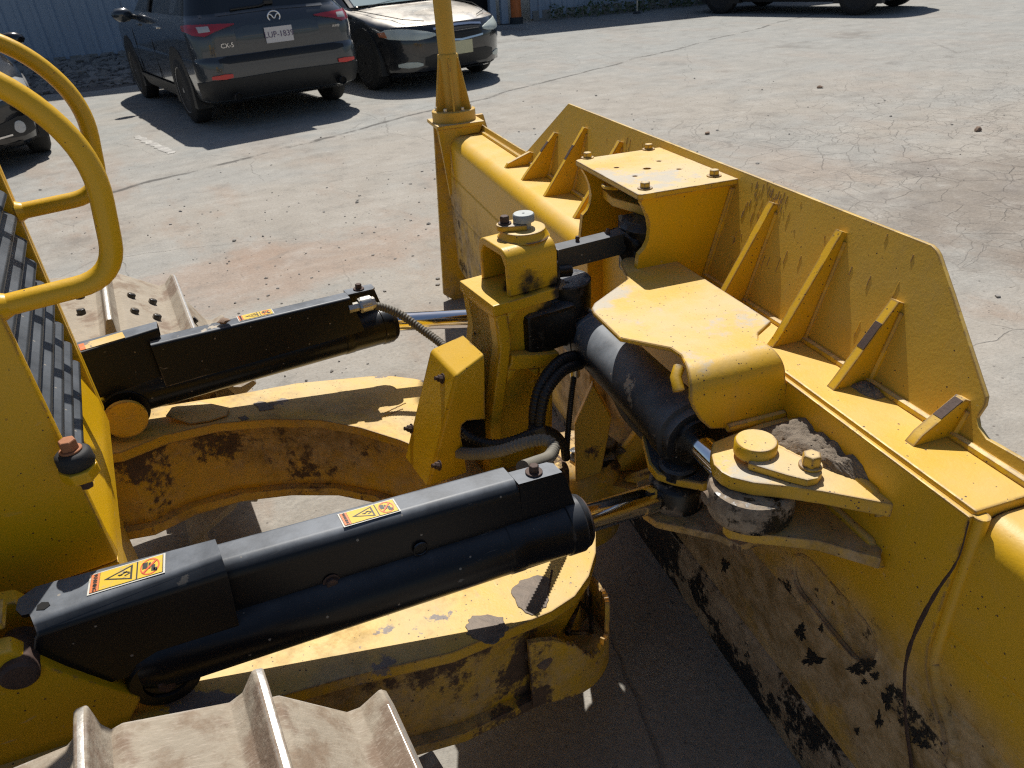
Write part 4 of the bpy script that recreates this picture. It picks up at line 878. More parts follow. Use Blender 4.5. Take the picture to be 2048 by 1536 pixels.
# hose guard bolted behind the post
yn = -.098; a = ay(912, 752, yn); c = ay(968, 710, yn); af = ax(862, 700, a.x); cf = ax(926, 671, c.x)
g_ = ay(970, 838, yn); h_ = ay(934, 841, yn); i_ = ay(923, 850, yn); j_ = ay(921, 868, yn); e2 = ay(886, 946, yn); ef = ay(803, 851, af.y); ef = V3((e2.x, af.y, e2.z)).lerp(ef, .5); e2 = V3((ef.x, yn, ef.z)); e2 = a+(e2-a)*1.28; ef = af+(ef-af)*1.28
bm = bmesh.new(); q = lambda *ps: bm.faces.new([bm.verts.new(p) for p in ps])
va, vc, vaf, vcf, vef, ve2 = [bm.verts.new(p) for p in (a, c, af, cf, ef, e2)]; vg, vh, vi, vj, vk = [bm.verts.new(p) for p in (g_, h_, i_, j_, V3((max(j_.x+.003, e2.x+.02), yn, e2.z)))]
bm.faces.new([va, vc, vcf, vaf]); bm.faces.new([va, vaf, vef, ve2]); bm.faces.new([va, ve2, vk, vj, vi, vh, vg, vc])
bmesh.ops.recalc_face_normals(bm, faces=bm.faces)
if max(bm.faces, key=lambda f: abs(f.normal.z)).normal.z < 0: bmesh.ops.reverse_faces(bm, faces=bm.faces)
bmesh.ops.bevel(bm, geom=[ed for ed in bm.edges if len(ed.link_faces) == 2], offset=.007, segments=3, profile=.5, affect='EDGES')
bmesh.ops.solidify(bm, geom=bm.faces[:], thickness=.004); hg = bm_obj('hose_guard', bm, 'yellow_clean', dz, 0, 40, wn=True)
rn = (af-a).cross(ef-af).normalized(); rn = rn if rn.x < 0 else -rn
for p in ((885, 757), (823, 857), (879, 931)):
    q0 = on(*p, a, rn); bolt('guard_nut', q0, rn, .0085, .009, 'rust_dark', hg, 1.35); rod('bolt_end', q0+rn*.008, q0+rn*.018, .0045, 'rust_dark', hg, 10)
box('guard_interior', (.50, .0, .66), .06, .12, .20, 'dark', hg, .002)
# ---- tilt cylinder along the blade ----------------------------------------
t0, t1 = bw(-.190, -.035, .758), bw(TP[0], TP[1], .744); td = (t1-t0).normalized(); tl = (t1-t0).length
tc = lathe('tilt_cylinder', t0+td*.012, td, [(-.012, .036), (.0, .045), (.004, .058), (.045, .0615), (.047, .0600), (tl-.305, .0610), (tl-.303, .0625), (tl-.235, .0625), (tl-.233, .066), (tl-.200, .066), (tl-.196, .058), (tl-.180, .057), (tl-.178, .045)], 'barrel_dusty', dz, 64, 30)
lathe('tilt_gland', t0+td*(tl-.19), td, [(0, .05), (.022, .05), (.024, .044), (.032, .044), (.033, .024)], 'grease', tc, 48, 30)
rod('tilt_rod', t0+td*(tl-.17), t1-td*.05, .0245, 'chrome', tc, 40)
rod('tilt_neck', t0-td*.07, t0+td*.01, .036, 'grease', tc, 40)
# ---- blade pivot under the post ---------------------------------------------
pv = lathe('blade_pivot', (.80, -.01, .16), AZ, [(0, .09), (.02, .115), (.22, .115), (.25, .10), (.27, .06)], 'yellow_filthy', dz, 40, 40)
lump('grease_clump', (.83, -.06, .43), .06, .05, .03, 'grease', pv, 11)
prism('pivot_plate', [bw(n, s, .33) for n, s in ((.09, -.32), (-.10, -.18), (-.22, -.08), (-.22, .10), (.09, .32))], BV*.025, 'yellow_filthy', pv, .003)
prism('pivot_web', [bw(.09, -.30, .345), bw(.055, -.30, .54), bw(-.13, -.13, .36)], BS*.02, 'yellow_filthy', pv, .003)
prism('pivot_web', [bw(.09, -.14, .345), bw(.05, -.14, .62), bw(-.02, -.10, .56), bw(-.15, -.08, .36)], BS*.02, 'yellow_muddy', pv, .003)
box('pivot_block', (.60, 0, .33), .24, .24, .30, 'yellow_filthy', pv, .02)
prism('pivot_cap', [V3((.74, -.10, .40)), V3((.80, -.125, .42)), V3((.84, -.11, .56)), V3((.80, -.09, .66)), V3((.75, -.085, .56))], V3((.012, .02, 0)), 'yellow_muddy', pv, .004)
# ---- hoses --------------------------------------------------------------------
hs = lambda L: [ay(px, py, y) for px, py, y in L]
h1 = hose('hydraulic_hose', hs([(1165, 708, -.07), (1120, 722, -.10), (1084, 765, -.13), (1070, 812, -.14), (1068, 858, -.14)]), .0128, 'hose', dz)
hose('hydraulic_hose', hs([(1160, 728, -.09), (1125, 742, -.12), (1094, 780, -.15), (1082, 820, -.155), (1078, 858, -.155)]), .0128, 'hose', dz)
hose('hydraulic_hose', hs([(912, 846, -.07), (940, 874, -.10), (985, 888, -.13), (1030, 880, -.15), (1078, 861, -.16), (1108, 868, -.15), (1128, 892, -.12), (1132, 915, -.10)]), .0110, 'hose', dz)
hose('hydraulic_hose', hs([(915, 905, -.09), (950, 908, -.14), (1000, 902, -.19), (1050, 886, -.22), (1088, 880, -.24), (1107, 893, -.26), (1098, 914, -.29), (1070, 926, -.33), (1045, 935, -.36)]), .0132, 'hose_grey', dz)
hose('hydraulic_hose', hs([(1150, 740, -.05), (1143, 790, -.08), (1137, 850, -.10), (1133, 905, -.11)]), .0075, 'hose', dz, .0045, 12)
tube('hydraulic_hose', spline(hs([(1225, 780, -.16), (1250, 830, -.20), (1285, 870, -.25), (1320, 905, -.30)]), 8), .0085, 'hose_tan', dz, 12)
cl = ay(1076, 862, -.157); box('hose_clamp', cl, .034, .030, .032, 'plastic', h1, .005, V3((.9, -.3, .3)).normalized(), V3((.3, .95, 0)).normalized(), V3((-.28, .09, .95)).normalized())
lathe('hose_ferrule', ay(1150, 752, -.055), V3((0, 0, 1)), [(0, .012), (.02, .012)], 'steel', h1, 12)

# ---- hood, grille, guard rails --------------------------------------------------
XH, YH = -.189, .26
hood = prism('hood_side_panel', [V3((XH, -YH, .77)), V3((XH, -YH, 1.50)), V3((-1.3, -YH, 1.52)), V3((-1.3, -YH, .77))], AY*.02, 'yellow_clean', dz, .008)
prism('hood_side_panel', [V3((XH, YH-.02, .77)), V3((XH, YH-.02, 1.50)), V3((-1.3, YH-.02, 1.52)), V3((-1.3, YH-.02, .77))], AY*.02, 'yellow_clean', dz, .004)
prism('grille_frame', [V3((XH-.001, YH-.0205, .775)), V3((XH-.001, YH-.034, .775)), V3((XH-.045, YH-.034, .775)), V3((XH-.045, YH-.0205, .775))], AZ*.72, 'yellow_clean', hood, .003)
prism('grille_frame', [V3((XH-.006, -YH+.0205, .775)), V3((XH-.006, -YH+.025, .775)), V3((XH-.06, -YH+.025, .775)), V3((XH-.06, -YH+.0205, .775))], AZ*.72, 'plastic', hood, .001)
prism('grille_sill', [V3((XH-.0005, -.2385, .77)), V3((XH-.001, -.2385, .81)), V3((XH-.012, -.2385, .872)), V3((XH-.022, -.2385, .886)), V3((XH-.040, -.2385, .884)), V3((XH-.040, -.2385, .77))], AY*.477, 'yellow_clean', hood, .003)
prism('hood_bottom_plate', [V3((XH-.002, -.258, .735)), V3((XH-.9, -.258, .735)), V3((XH-.9, .258, .735)), V3((XH-.002, .258, .735))], AZ*.034, 'yellow_clean', hood, .002)
box('grille_backing', (-.245, 0, 1.14), .01, .46, .74, 'dark', hood, 0)
prism('hood_top', [V3((XH-.002, -.25, 1.492)), V3((XH-.002, .25, 1.492)), V3((-1.3, .25, 1.512)), V3((-1.3, -.25, 1.512))], AZ*.02, 'yellow_clean', hood, .004)
base = None
for i in range(15):
    z = .900+.0415*i
    if base is None:
        pr = [(-.1935, z-.004), (-.1915, z), (-.1945, z+.005), (-.2235, z+.034), (-.2265, z+.031), (-.199, z+.002)]
        bm = bmesh.new(); add_prism(bm, [V3((x, -.234, zz)) for x, zz in pr], AY*.448); base = bm_obj('louver', bm, 'louver', hood, .0012, seg=1)
    else:
        o = base.copy(); COL.objects.link(o); o.parent = hood; o.location = (0, 0, .0415*i)
def rail(sg, pts, name='guard_rail'):
    P = [V3((x, sg*.24, z)) for x, z in pts]; return tube(name, fillet(P, [.07, .06, .05], 8), .0140, 'yellow_clean', dz, 20)
for sg in (-1, 1):
    r_ = rail(sg, [(-.30, 1.535), (-.095, 1.452), (-.031, 1.355), (-.053, 1.199), (-.19, 1.1945)])
    lathe('rail_weld', (XH-.003, sg*.24, 1.1945), AX, [(0, .020), (.008, .0158), (.012, .0142)], 'yellow_clean', r_, 20)
# bonnet rest: rubber mount with rusty bolt on a bracket
bp = ay(150, 918, -.292)
br = prism('mount_bracket', [V3((XH-.004, -.258, bp.z-.028)), V3((XH-.02, -.258, bp.z-.028)), V3((bp.x-.024, -.30, bp.z-.028)), V3((bp.x-.010, -.318, bp.z-.028)), V3((bp.x+.012, -.318, bp.z-.028)), V3((bp.x+.024, -.298, bp.z-.028)), V3((bp.x+.018, -.272, bp.z-.028))], AZ*.018, 'yellow_clean', dz, .003)
lathe('rubber_mount', V3((bp.x, -.292, bp.z-.010)), AZ, [(0, .021), (.004, .0235), (.020, .0225), (.024, .018)], 'rubber', br, 32, 50)
bolt('mount_bolt', V3((bp.x, -.292, bp.z+.014)), AZ, .0115, .015, 'rust_orange', br, 1.25); lathe('mount_nut', V3((bp.x, -.292, bp.z-.028)), -AZ, [(0, .012), (.010, .012), (.010, .008), (.02, .008)], 'rust_dark', br, 6, 20)
# main frame below the hood with the rear cylinder mounts
mf = box('main_frame', (-.85, 0, .53), 1.20, .56, .40, 'yellow_muddy', dz, .01)
for sg in (-1, 1):
    P = [(-.50, .58), (-.26, .60), (-.20, .68), (-.262, .775), (-.30, .845), (-.50, .90)]
    prism('cylinder_mount', [V3((x, sg*.455, z)) for x, z in P], AY*(-sg*.03), 'yellow_clean', mf, .005); prism('cylinder_mount', [V3((x, sg*.365, z)) for x, z in P], AY*(-sg*.03), 'yellow_clean', mf, .005)
    lathe('mount_pin', (-.302, sg*.40, .81), AY*sg, [(0, .022), (.064, .022), (.068, .018)], 'rust_dark', mf, 24)
    prism('mount_top_plate', [V3((x, sg*y, z)) for x, y, z in ((-.30, .385, .86), (-.30, .43, .86), (-.52, .43, .90), (-.52, .385, .90))], AZ*.012, 'yellow', mf, .002)
    box('mount_side_wall', (-.55, sg*.36, .60), .60, .18, .30, 'yellow_muddy', mf, .006)

# ---- tracks ------------------------------------------------------------------------
XC, RP, PIT = -.250, .322, .165           # idler centre, link pin radius, shoe pitch
ZC = .762-RP
def onpath(s):                             # s measured forward from above the idler centre
    if s <= 0: return V3((XC+s, 0, ZC+RP)), V3((1, 0, 0))
    a = s/RP; return V3((XC+RP*sin(a), 0, ZC+RP*cos(a))), V3((cos(a), 0, -sin(a)))
def shoe_mesh():
    bm = bmesh.new(); h = PIT/2
    pr = [(-h-.006, .030), (-h+.012, .040), (h-.034, .036), (h-.020, .048), (h-.012, .084), (h-.009, .087), (h+.001, .087), (h+.003, .084), (h+.005, .046), (h+.012, .030), (h+.010, .022), (-h-.006, .018)]
    W_ = .255
    rings = []
    for y, kk in ((-W_, .93), (-W_+.03, 1), (W_-.03, 1), (W_, .93)): rings.append([bm.verts.new((x, y, z if z < .08 else .046+(z-.046)*kk)) for x, z in pr])
    n = len(pr)
    for a, b in zip(rings, rings[1:]):
        for i in range(n): bm.faces.new([a[i], a[(i+1) % n], b[(i+1) % n], b[i]])
    bm.faces.new(rings[0]); bm.faces.new(list(reversed(rings[-1])))
    bm.normal_update()
    bmesh.ops.recalc_face_normals(bm, faces=bm.faces)
    for f in bm.faces:
        c = f.calc_center_median(); f.material_index = 1 if (c.z > .0855 and f.normal.z > .5) else 0
    bmesh.ops.bevel(bm, geom=[e for e in bm.edges if e.calc_face_angle(0) > .5], offset=.0025, segments=2, profile=.5, affect='EDGES', clamp_overlap=True)
    me = bpy.data.meshes.new('track_shoe'); bm.to_mesh(me); bm.free(); me.materials.append(MAT['shoe']); me.materials.append(MAT['bright'])
    for p in me.polygons: p.use_smooth = True
    me.set_sharp_from_angle(angle=rad(35)); return me
SH = shoe_mesh()
bm = bmesh.new(); add_hex(bm, (0, 0, 0), AZ, .0115, .013, 0, 0, .2); tmp = bm_obj('shoe_bolt', bm, 'boss', None, .001, 25, seg=1); BM_ = tmp.data; bpy.data.objects.remove(tmp)
bm = bmesh.new()
for y in (-.075, .075):
    add_prism(bm, [V3((x, y-.016, z)) for x, z in ((-.088, -.03), (.088, -.03), (.10, -.005), (.088, .018), (-.088, .018), (-.10, -.005))], AY*.032)
    add_lathe(bm, (-PIT/2, y-.02, -.004), AY, [(0, .026), (.04, .026)], 20)
add_lathe(bm, (-PIT/2, -.08, -.004), AY, [(0, .021), (.16, .021)], 20)
tmp = bm_obj('track_link', bm, 'boss', None, .002, 40, seg=1); LK = tmp.data; LK.materials[0] = MAT['shoe']; bpy.data.objects.remove(tmp)
def track(yc, x_gr):
    """x_gr: where one grouser tip of the flat run stands"""
    off = (x_gr-PIT/2+.005)-XC
    i0 = -math.floor((off+.9)/PIT)
    for i in range(i0, i0+13):
        sm = off+i*PIT
        if sm/RP > 2.9: break
        a, _ = onpath(sm-PIT/2); b, _ = onpath(sm+PIT/2); d = (b-a).normalized(); nn = V3((-d.z, 0, d.x)); c = (a+b)/2
        o = bpy.data.objects.new('track_shoe', SH); COL.objects.link(o); o.parent = dz
        o.matrix_world = Matrix(((d.x, 0, nn.x, c.x), (0, 1, 0, yc), (d.z, 0, nn.z, c.z), (0, 0, 0, 1)))
        l_ = bpy.data.objects.new('track_link', LK); COL.objects.link(l_); l_.parent = o
        for bx in (-.045, .012):
            for by in (-.062, .062):
                q = bpy.data.objects.new('shoe_bolt', BM_); COL.objects.link(q); q.parent = o; q.location = (bx, by, .0375)
for sg, xg in ((-1, -.226), (1, -.318)):
    yc = sg*(.588+.255); track(yc, xg)
    lathe('idler_wheel', (XC, yc-.07, ZC), AY, [(0, .20), (.01, .29), (.03, .31), (.11, .31), (.13, .29), (.14, .20)], 'yellow_filthy', dz, 48, 40)
    box('track_frame', (-.75, yc, .38), 1.2, .22, .26, 'yellow_filthy', dz, .02)

# ---- mud and clods lying on the machine --------------------------------------------
cA, cB, cC, cD = [bz(*p, ZL) for p in ((1500, 862), (1590, 838), (1742, 972), (1655, 940))]
rr = random.Random(31); NU, NV = 44, 22; V = []; F = []
ph = [rr.uniform(0, 6.3) for _ in range(8)]
for i in range(NU+1):
    for j in range(NV+1):
        u, v = i/NU, j/NV
        n = (1-u)*((1-v)*cA[0]+v*cB[0])+u*((1-v)*cD[0]+v*cC[0]); s = (1-u)*((1-v)*cA[1]+v*cB[1])+u*((1-v)*cD[1]+v*cC[1])
        e = min(1, min(u, 1-u)*7)*min(1, (v)*3.2); hgt = .55*e*(.004+.020*v+.014*abs(sin(9*u+ph[0])*sin(4*v+ph[1]))+.010*abs(sin(17*u+ph[2]+5*v))*v+rr.uniform(0, .006))
        V.append(bw(n+rr.uniform(-.0015, .0015), s+rr.uniform(-.0015, .0015), ZL+.0008+hgt-(.004 if e < .05 else 0)))
F = [(i*(NV+1)+j, (i+1)*(NV+1)+j, (i+1)*(NV+1)+j+1, i*(NV+1)+j+1) for i in range(NU) for j in range(NV)]
o = tag(mesh_obj('mud_pile', V, F, 'mud', None, 0, 70), 'grey dried mud heaped on the upper lug behind the yellow pin cap', 'mud'); o['kind'] = 'stuff'
def mound(name, pts, z, h, seed, label, mat='mud'):
    Q = [V3(bz(*p, z)) for p in pts]; c = sum(Q, V3())/len(Q); rr = random.Random(seed); bm = bmesh.new(); rings = []
    for k in range(6):
        t = 1-k/6; ring = []
        for i in range(len(Q)*4):
            a, b = Q[(i//4) % len(Q)], Q[(i//4+1) % len(Q)]; q = a.lerp(b, (i % 4)/4); q = c+(q-c)*t*(1+rr.uniform(-.08, .08)); ring.append(bm.verts.new(bw(q.x, q.y, z+h*(1-t*t)*rr.uniform(.6, 1.2)+(.0004 if k else -.002))))
        rings.append(ring)
    for a, b in zip(rings, rings[1:]):
        for i in range(len(a)): bm.faces.new([a[i], a[(i+1) % len(a)], b[(i+1) % len(a)], b[i]])
    bm.faces.new(rings[-1]); o = tag(bm_obj(name, bm, mat, None, 0, 70), label, 'mud'); o['kind'] = 'stuff'
mound('mud_pile', ((1695, 770), (1725, 760), (1750, 775), (1772, 795), (1755, 800), (1725, 790)), ZS, .012, 4, 'dark patch of dried mud on the beam shelf at the foot of a gusset')
mound('mud_pile', ((1850, 868), (1868, 862), (1880, 872), (1868, 884)), ZS, .008, 6, 'small dark mud lump beside the shortest gusset near the blade end')
bm = bmesh.new(); rock_bm(bm, ay(448, 644, .405)+AZ*.003, .012, random.Random(8), 2, .5); tag(bm_obj('clod', bm, 'stone'), 'brown clod of dirt lying on the far black cylinder cover', 'dirt')

# ================================================================== CARS
def carpaint(name, col, dust=.3, rough=.28, coat=1.0, dcol=(.40, .35, .29)):
    m = M(name); up = m.step(m.upface(), .6, .98); d = m.math('MULTIPLY', m.math('MULTIPLY', up, m.step(m.noise(2.5, 7, .65), .25, .7, .35, 1)), dust)
    f = m.math('MULTIPLY', m.step(m.noise(4, 7, .7), .45, .8), .18*dust+.04); c = m.mix(d, col, dcol); c = m.mix(f, c, (.25, .22, .18))
    m.set(c, m.mixf(d, rough, .5), .25); m.b.inputs['Coat Weight'].default_value = coat; m.b.inputs['Coat Roughness'].default_value = .05; return m.m
def glassy(name, col, rough=.04, **kw):
    m = M(name); m.set(col, rough, 0.0); m.b.inputs['Specular IOR Level'].default_value = .8
    for k, v in kw.items(): m.b.inputs[k.replace('_', ' ')].default_value = v
    return m.m
MAT['car_grey'] = carpaint('car_grey_blue_paint', (.040, .050, .062), .12); MAT['car_black'] = carpaint('car_black_paint', (.014, .016, .020), 1.25, .25, 1.0, (.62, .57, .50)); MAT['car_black2'] = carpaint('car_gloss_black_paint', (.010, .010, .012), .12, .2); MAT['car_dark'] = carpaint('car_dark_paint', (.008, .009, .012), .15)  # sedan's pale hood colour: real dust plus a bright reflection painted into it
MAT['glass'] = glassy('car_glass', (.010, .013, .015)); MAT['windscreen'] = glassy('windscreen_glass', (.20, .28, .30), .05)  # windscreen's pale blue base colour has the sky's reflection painted in
MAT['lamp_red'] = glassy('tail_lamp_red', (.33, .008, .012), .08, Coat_Weight=1.0); MAT['reflector'] = glassy('reflector_red', (.60, .015, .015), .2); MAT['lamp_clear'] = glassy('lamp_clear', (.45, .46, .46), .06)
MAT['headlamp'] = simple('hazed_headlamp', (.55, .60, .55), .3, 0, .3, 8); MAT['amber'] = glassy('amber_lamp', (.5, .16, .06), .2)
MAT['clad'] = simple('car_black_plastic', (.014, .015, .016), .55, 0, .3, 20); MAT['tyre'] = simple('tyre_rubber', (.020, .020, .020), .8, 0, .4, 30, .001)
MAT['alloy'] = simple('alloy_wheel', (.50, .51, .53), .35, .35, .12, 8); MAT['alloy_dark'] = simple('dark_wheel', (.035, .036, .038), .4, .5, .2, 8)
MAT['chrome_trim'] = simple('chrome_trim', (.75, .76, .78), .15, 1.0, .03); MAT['plate_white'] = simple('plate_white', (.62, .60, .60), .45, 0, .06, 40); MAT['plate_yellow'] = simple('plate_cream', (.60, .57, .36), .45, 0, .1, 30); MAT['plate_ink'] = simple('plate_ink', (.10, .07, .14), .5)

class Car:
    def __init__(s, name, loc, yaw, label, levels, paint, group=None, glass_from=None, roof_from=None):
        s.lv = levels; s.root = empty(name, (loc[0], loc[1], 0), label, 'car', group); s.root.rotation_euler = (0, 0, yaw); s.paint = paint
        K = 8; rings = []; bm = bmesh.new()
        for z, x0, x1, w, r0, r1 in levels:
            P = []
            for cx, cy, a0, r in ((x0, w, pi, r0), (x0, -w, pi/2, r0), (x1, -w, 0, r1), (x1, w, -pi/2, r1)): pass
            for i in range(7): P.append((x0, -(w-r0)+2*(w-r0)*i/6))
            for i in range(1, K): a = pi/2*i/K; P.append((x0+r0-r0*cos(a), w-r0+r0*sin(a)))
            for i in range(13): P.append((x0+r0+(x1-r1-x0-r0)*i/12, w))
            for i in range(1, K): a = pi/2*i/K; P.append((x1-r1+r1*sin(a), w-r1+r1*cos(a)))
            for i in range(7): P.append((x1, (w-r1)-2*(w-r1)*i/6))
            for i in range(1, K): a = pi/2*i/K; P.append((x1-r1+r1*cos(a), -(w-r1)-r1*sin(a)))
            for i in range(13): P.append((x1-r1-(x1-r1-x0-r0)*i/12, -w))
            for i in range(1, K): a = pi/2*i/K; P.append((x0+r0-r0*sin(a), -(w-r0)-r0*cos(a)))
            rings.append([bm.verts.new((x, y, z)) for x, y in P])
        n = len(rings[0])
        for k, (a, b) in enumerate(zip(rings, rings[1:])):
            mi = 1 if glass_from is not None and glass_from <= k < roof_from else 0
            for i in range(n): bm.faces.new([a[i], a[(i+1) % n], b[(i+1) % n], b[i]]).material_index = mi
        bm.faces.new(list(reversed(rings[0]))); bm.faces.new(rings[-1])
        s.body = bm_obj('body', bm, None, s.root, 0, 32, [paint, 'glass'], wn=True)
    def lvl(s, z):
        for a, b in zip(s.lv, s.lv[1:]):
            if a[0] <= z <= b[0]: t = (z-a[0])/max(1e-6, b[0]-a[0]); return [p+(q-p)*t for p, q in zip(a, b)]
        return s.lv[-1] if z > s.lv[-1][0] else s.lv[0]
    def pt(s, y, z, rear=True, off=0.0):
        _, x0, x1, w, r0, r1 = s.lvl(z); r = r0 if rear else r1; ay_ = min(abs(y), w-.0005); c = w-r
        dx = 0 if ay_ <= c else r-sqrt(max(0, r*r-(ay_-c)**2)); nx, ny = (1, 0) if ay_ <= c else ((r-dx)/r, (ay_-c)/r)
        sg = 1 if y >= 0 else -1
        return V3((x0+dx-off*nx, sg*(ay_+off*ny), z)) if rear else V3((x1-dx+off*nx, sg*(ay_+off*ny), z))
    def patch(s, name, cols, mat, rear=True, off=.006, parent=None, sub=4):
        """cols = [(y, z_low, z_high)]: a panel lying on the nose or tail surface"""
        C = []
        for (a, b) in zip(cols, cols[1:]):
            for k in range(sub): t = k/sub; C.append([p+(q-p)*t for p, q in zip(a, b)])
        C.append(list(cols[-1])); bm = bmesh.new(); R0 = []; R1 = []
        NZ = 4
        out = [[bm.verts.new(s.pt(y, z0+(z1-z0)*j/NZ, rear, off)) for j in range(NZ+1)] for y, z0, z1 in C]; inn = [[bm.verts.new(s.pt(y, z0+(z1-z0)*j/NZ, rear, -.01)) for j in range(NZ+1)] for y, z0, z1 in C]
        for a, b in zip(out, out[1:]):
            for j in range(NZ): bm.faces.new([a[j], b[j], b[j+1], a[j+1]])
        for L in (0, NZ):
            for i in range(len(C)-1): bm.faces.new([out[i][L], out[i+1][L], inn[i+1][L], inn[i][L]])
        for i in (0, len(C)-1):
            for j in range(NZ): bm.faces.new([out[i][j], out[i][j+1], inn[i][j+1], inn[i][j]])
        return bm_obj(name, bm, mat, parent or s.body, 0, 40)
    def wheel(s, x, y, r=.36, w=.225, mat='alloy', spokes=5):
        sg = 1 if y > 0 else -1; yo = y+sg*w/2
        t = lathe('tyre', (x, y-sg*w/2, r), AY*sg, [(0, r*.66), (.012, r*.86), (.03, r*.97), (.05, r), (w-.05, r), (w-.03, r*.975), (w-.008, r*.85), (w, r*.70), (w-.01, r*.66)], 'tyre', s.root, 40, 35)
        bm = bmesh.new(); add_lathe(bm, (x, yo-sg*.012, r), AY*sg, [(-.03, r*.67), (.004, r*.74), (.008, r*.70), (.0, r*.64), (-.06, r*.60)], 40, 0, cap=False)
        add_lathe(bm, (x, yo-sg*.02, r), AY*sg, [(-.05, r*.16), (.006, r*.15), (.010, r*.08)], 20, 0)
        for i in range(spokes):
            a = 2*pi*i/spokes+.4
            for da in (-.13, .13):
                u = V3((cos(a+da), 0, sin(a+da))); q = V3((-sin(a), 0, cos(a))); c = V3((x, yo-sg*.022, r)); add_prism(bm, [c+u*r*.10-q*.026, c+u*r*.66-q*.030, c+u*r*.66+q*.030, c+u*r*.10+q*.026], AY*(-sg*.025))
        add_lathe(bm, (x, yo-sg*.085, r), AY*sg, [(0, r*.62), (.004, r*.62)], 30, 1)
        bm_obj('rim', bm, None, t, 0, 35, [mat, 'dark'])
        # arch: dark liner just proud of the body side, with a rounded lip
        wb = s.lvl(.55)[3]; bm = bmesh.new(); k = 30; zc = r+.02; R_ = r+.075; Rb = r+.035
        pts = [(x+R_*cos(pi*i/k), zc+R_*sin(pi*i/k)) for i in range(k+1)]+[(x-R_, .20), (x+R_, .20)]
        add_prism(bm, [V3((a, sg*(wb-.16), b)) for a, b in pts], AY*(sg*.164)); bm_obj('wheel_arch', bm, 'clad', s.body, 0, 35)
        return t
def text_on(car, s_, y, z, size, mat, rear=True, name='badge', off=.008):
    p = car.pt(y, z, rear, off); X = V3((0, -1, 0)) if rear else V3((0, 1, 0)); return text_mesh(name, s_, p, X, AZ, size, mat, car.body, .002)

# ---- dark grey SUV seen from behind -------------------------------------------
LV = [(.24, .30, 4.30, .80, .2, .3), (.30, .10, 4.45, .88, .22, .35), (.42, .02, 4.55, .905, .25, .45), (.56, .0, 4.57, .915, .26, .5), (.68, .005, 4.57, .918, .26, .5), (.715, .03, 4.56, .915, .25, .5), (.74, .055, 4.55, .912, .24, .5), (.90, .050, 4.52, .915, .25, .52), (1.00, .075, 4.42, .905, .27, .55), (1.06, .11, 4.15, .89, .30, .55), (1.10, .14, 3.40, .87, .32, .50), (1.13, .17, 3.30, .855, .33, .45), (1.50, .40, 2.60, .70, .25, .35), (1.56, .36, 2.50, .66, .22, .32), (1.62, .44, 2.35, .60, .25, .3), (1.66, .70, 2.1, .45, .25, .3)]
suv = Car('parked_car', (1.873, 7.428), rad(96.7), 'dark grey SUV parked with its rear and white licence plate toward the camera', LV, 'car_grey', 'cars parked in the lot', 11, 13)
for x in (.965, 3.665):
    for y in (.825, -.825): suv.wheel(x, y, .363, .225, 'alloy', 5)
B_ = suv.patch
B_('lower_bumper', [(-.915, .26, .50), (-.8, .24, .52), (-.5, .24, .52), (0, .24, .53), (.5, .24, .52), (.8, .24, .52), (.915, .26, .50)], 'clad', off=.012)
B_('bumper_slot', [(-.70, .685, .715), (-.6, .665, .735), (0, .665, .735), (.6, .665, .735), (.70, .685, .715)], 'clad', off=.004)
B_('plate_recess', [(-.46, .80, .97), (-.36, .765, 1.0), (0, .765, 1.0), (.36, .765, 1.0), (.46, .80, .97)], 'car_grey', off=.003)
for sg in (-1, 1):
    tl_ = B_('tail_lamp', [(sg*.903, .995, 1.045), (sg*.85, .955, 1.055), (sg*.76, .94, 1.05), (sg*.66, .975, 1.045), (sg*.55, 1.0, 1.04), (sg*.44, 1.022, 1.03)], 'lamp_red', off=.016)
    B_('lamp_lens', [(sg*.80, .975, 1.03), (sg*.70, .98, 1.03)], 'lamp_clear', off=.019, parent=tl_)
    B_('reflector', [(sg*.80, .535, .565), (sg*.68, .525, .575), (sg*.60, .535, .57)], 'reflector', off=.022)
    ex = lathe('exhaust_tip', (.0, sg*.60, .345), V3((-1, 0, 0)), [(-.1, .038), (.05, .044), (.055, .040), (.045, .034), (0, .034)], 'alloy_dark', suv.body, 24)
    lathe('exhaust_bore', (.0, sg*.60, .345), V3((-1, 0, 0)), [(0, .033), (.03, .033)], 'dark', ex, 20)
    mr = lump('door_mirror', (2.80, sg*1.02, 1.10), .085, .125, .085, 'car_grey', suv.root, 1, 2, .04); rod('mirror_arm', (2.80, sg*.86, 1.06), (2.80, sg*.95, 1.08), .03, 'clad', mr, 12)
    for x in (1.55, 2.55): box('door_handle', (x, sg*.915, .99), .16, .03, .025, 'chrome_trim' if x < 2 else 'car_grey', suv.body, .006)
    prism('pillar', [V3((.55, sg*.80, 1.14)), V3((.95, sg*.845, 1.14)), V3((.85, sg*.695, 1.52)), V3((.62, sg*.69, 1.52))], AY*sg*.02, 'car_grey', suv.body, .004)
    prism('pillar', [V3((1.95, sg*.858, 1.14)), V3((2.05, sg*.858, 1.14)), V3((2.0, sg*.70, 1.52)), V3((1.93, sg*.70, 1.52))], AY*sg*.015, 'clad', suv.body, .003)
    prism('side_sill', [V3((1.35, sg*.88, .24)), V3((3.28, sg*.88, .24)), V3((3.28, sg*.92, .36)), V3((1.35, sg*.92, .36))], AZ*.03, 'clad', suv.body, .005)
    tube('door_gap', [V3((2.0, sg*.914, .40)), V3((2.0, sg*.915, .80)), V3((1.98, sg*.895, 1.05))], .004, 'dark', suv.body, 6); tube('door_gap', [V3((3.05, sg*.914, .40)), V3((3.05, sg*.915, .9)), V3((3.0, sg*.885, 1.07))], .004, 'dark', suv.body, 6)
pp = suv.pt(0, .905, True, .012); pl = box('licence_plate', (pp.x, 0, .885), .006, .305, .152, 'plate_white', suv.body, .002)
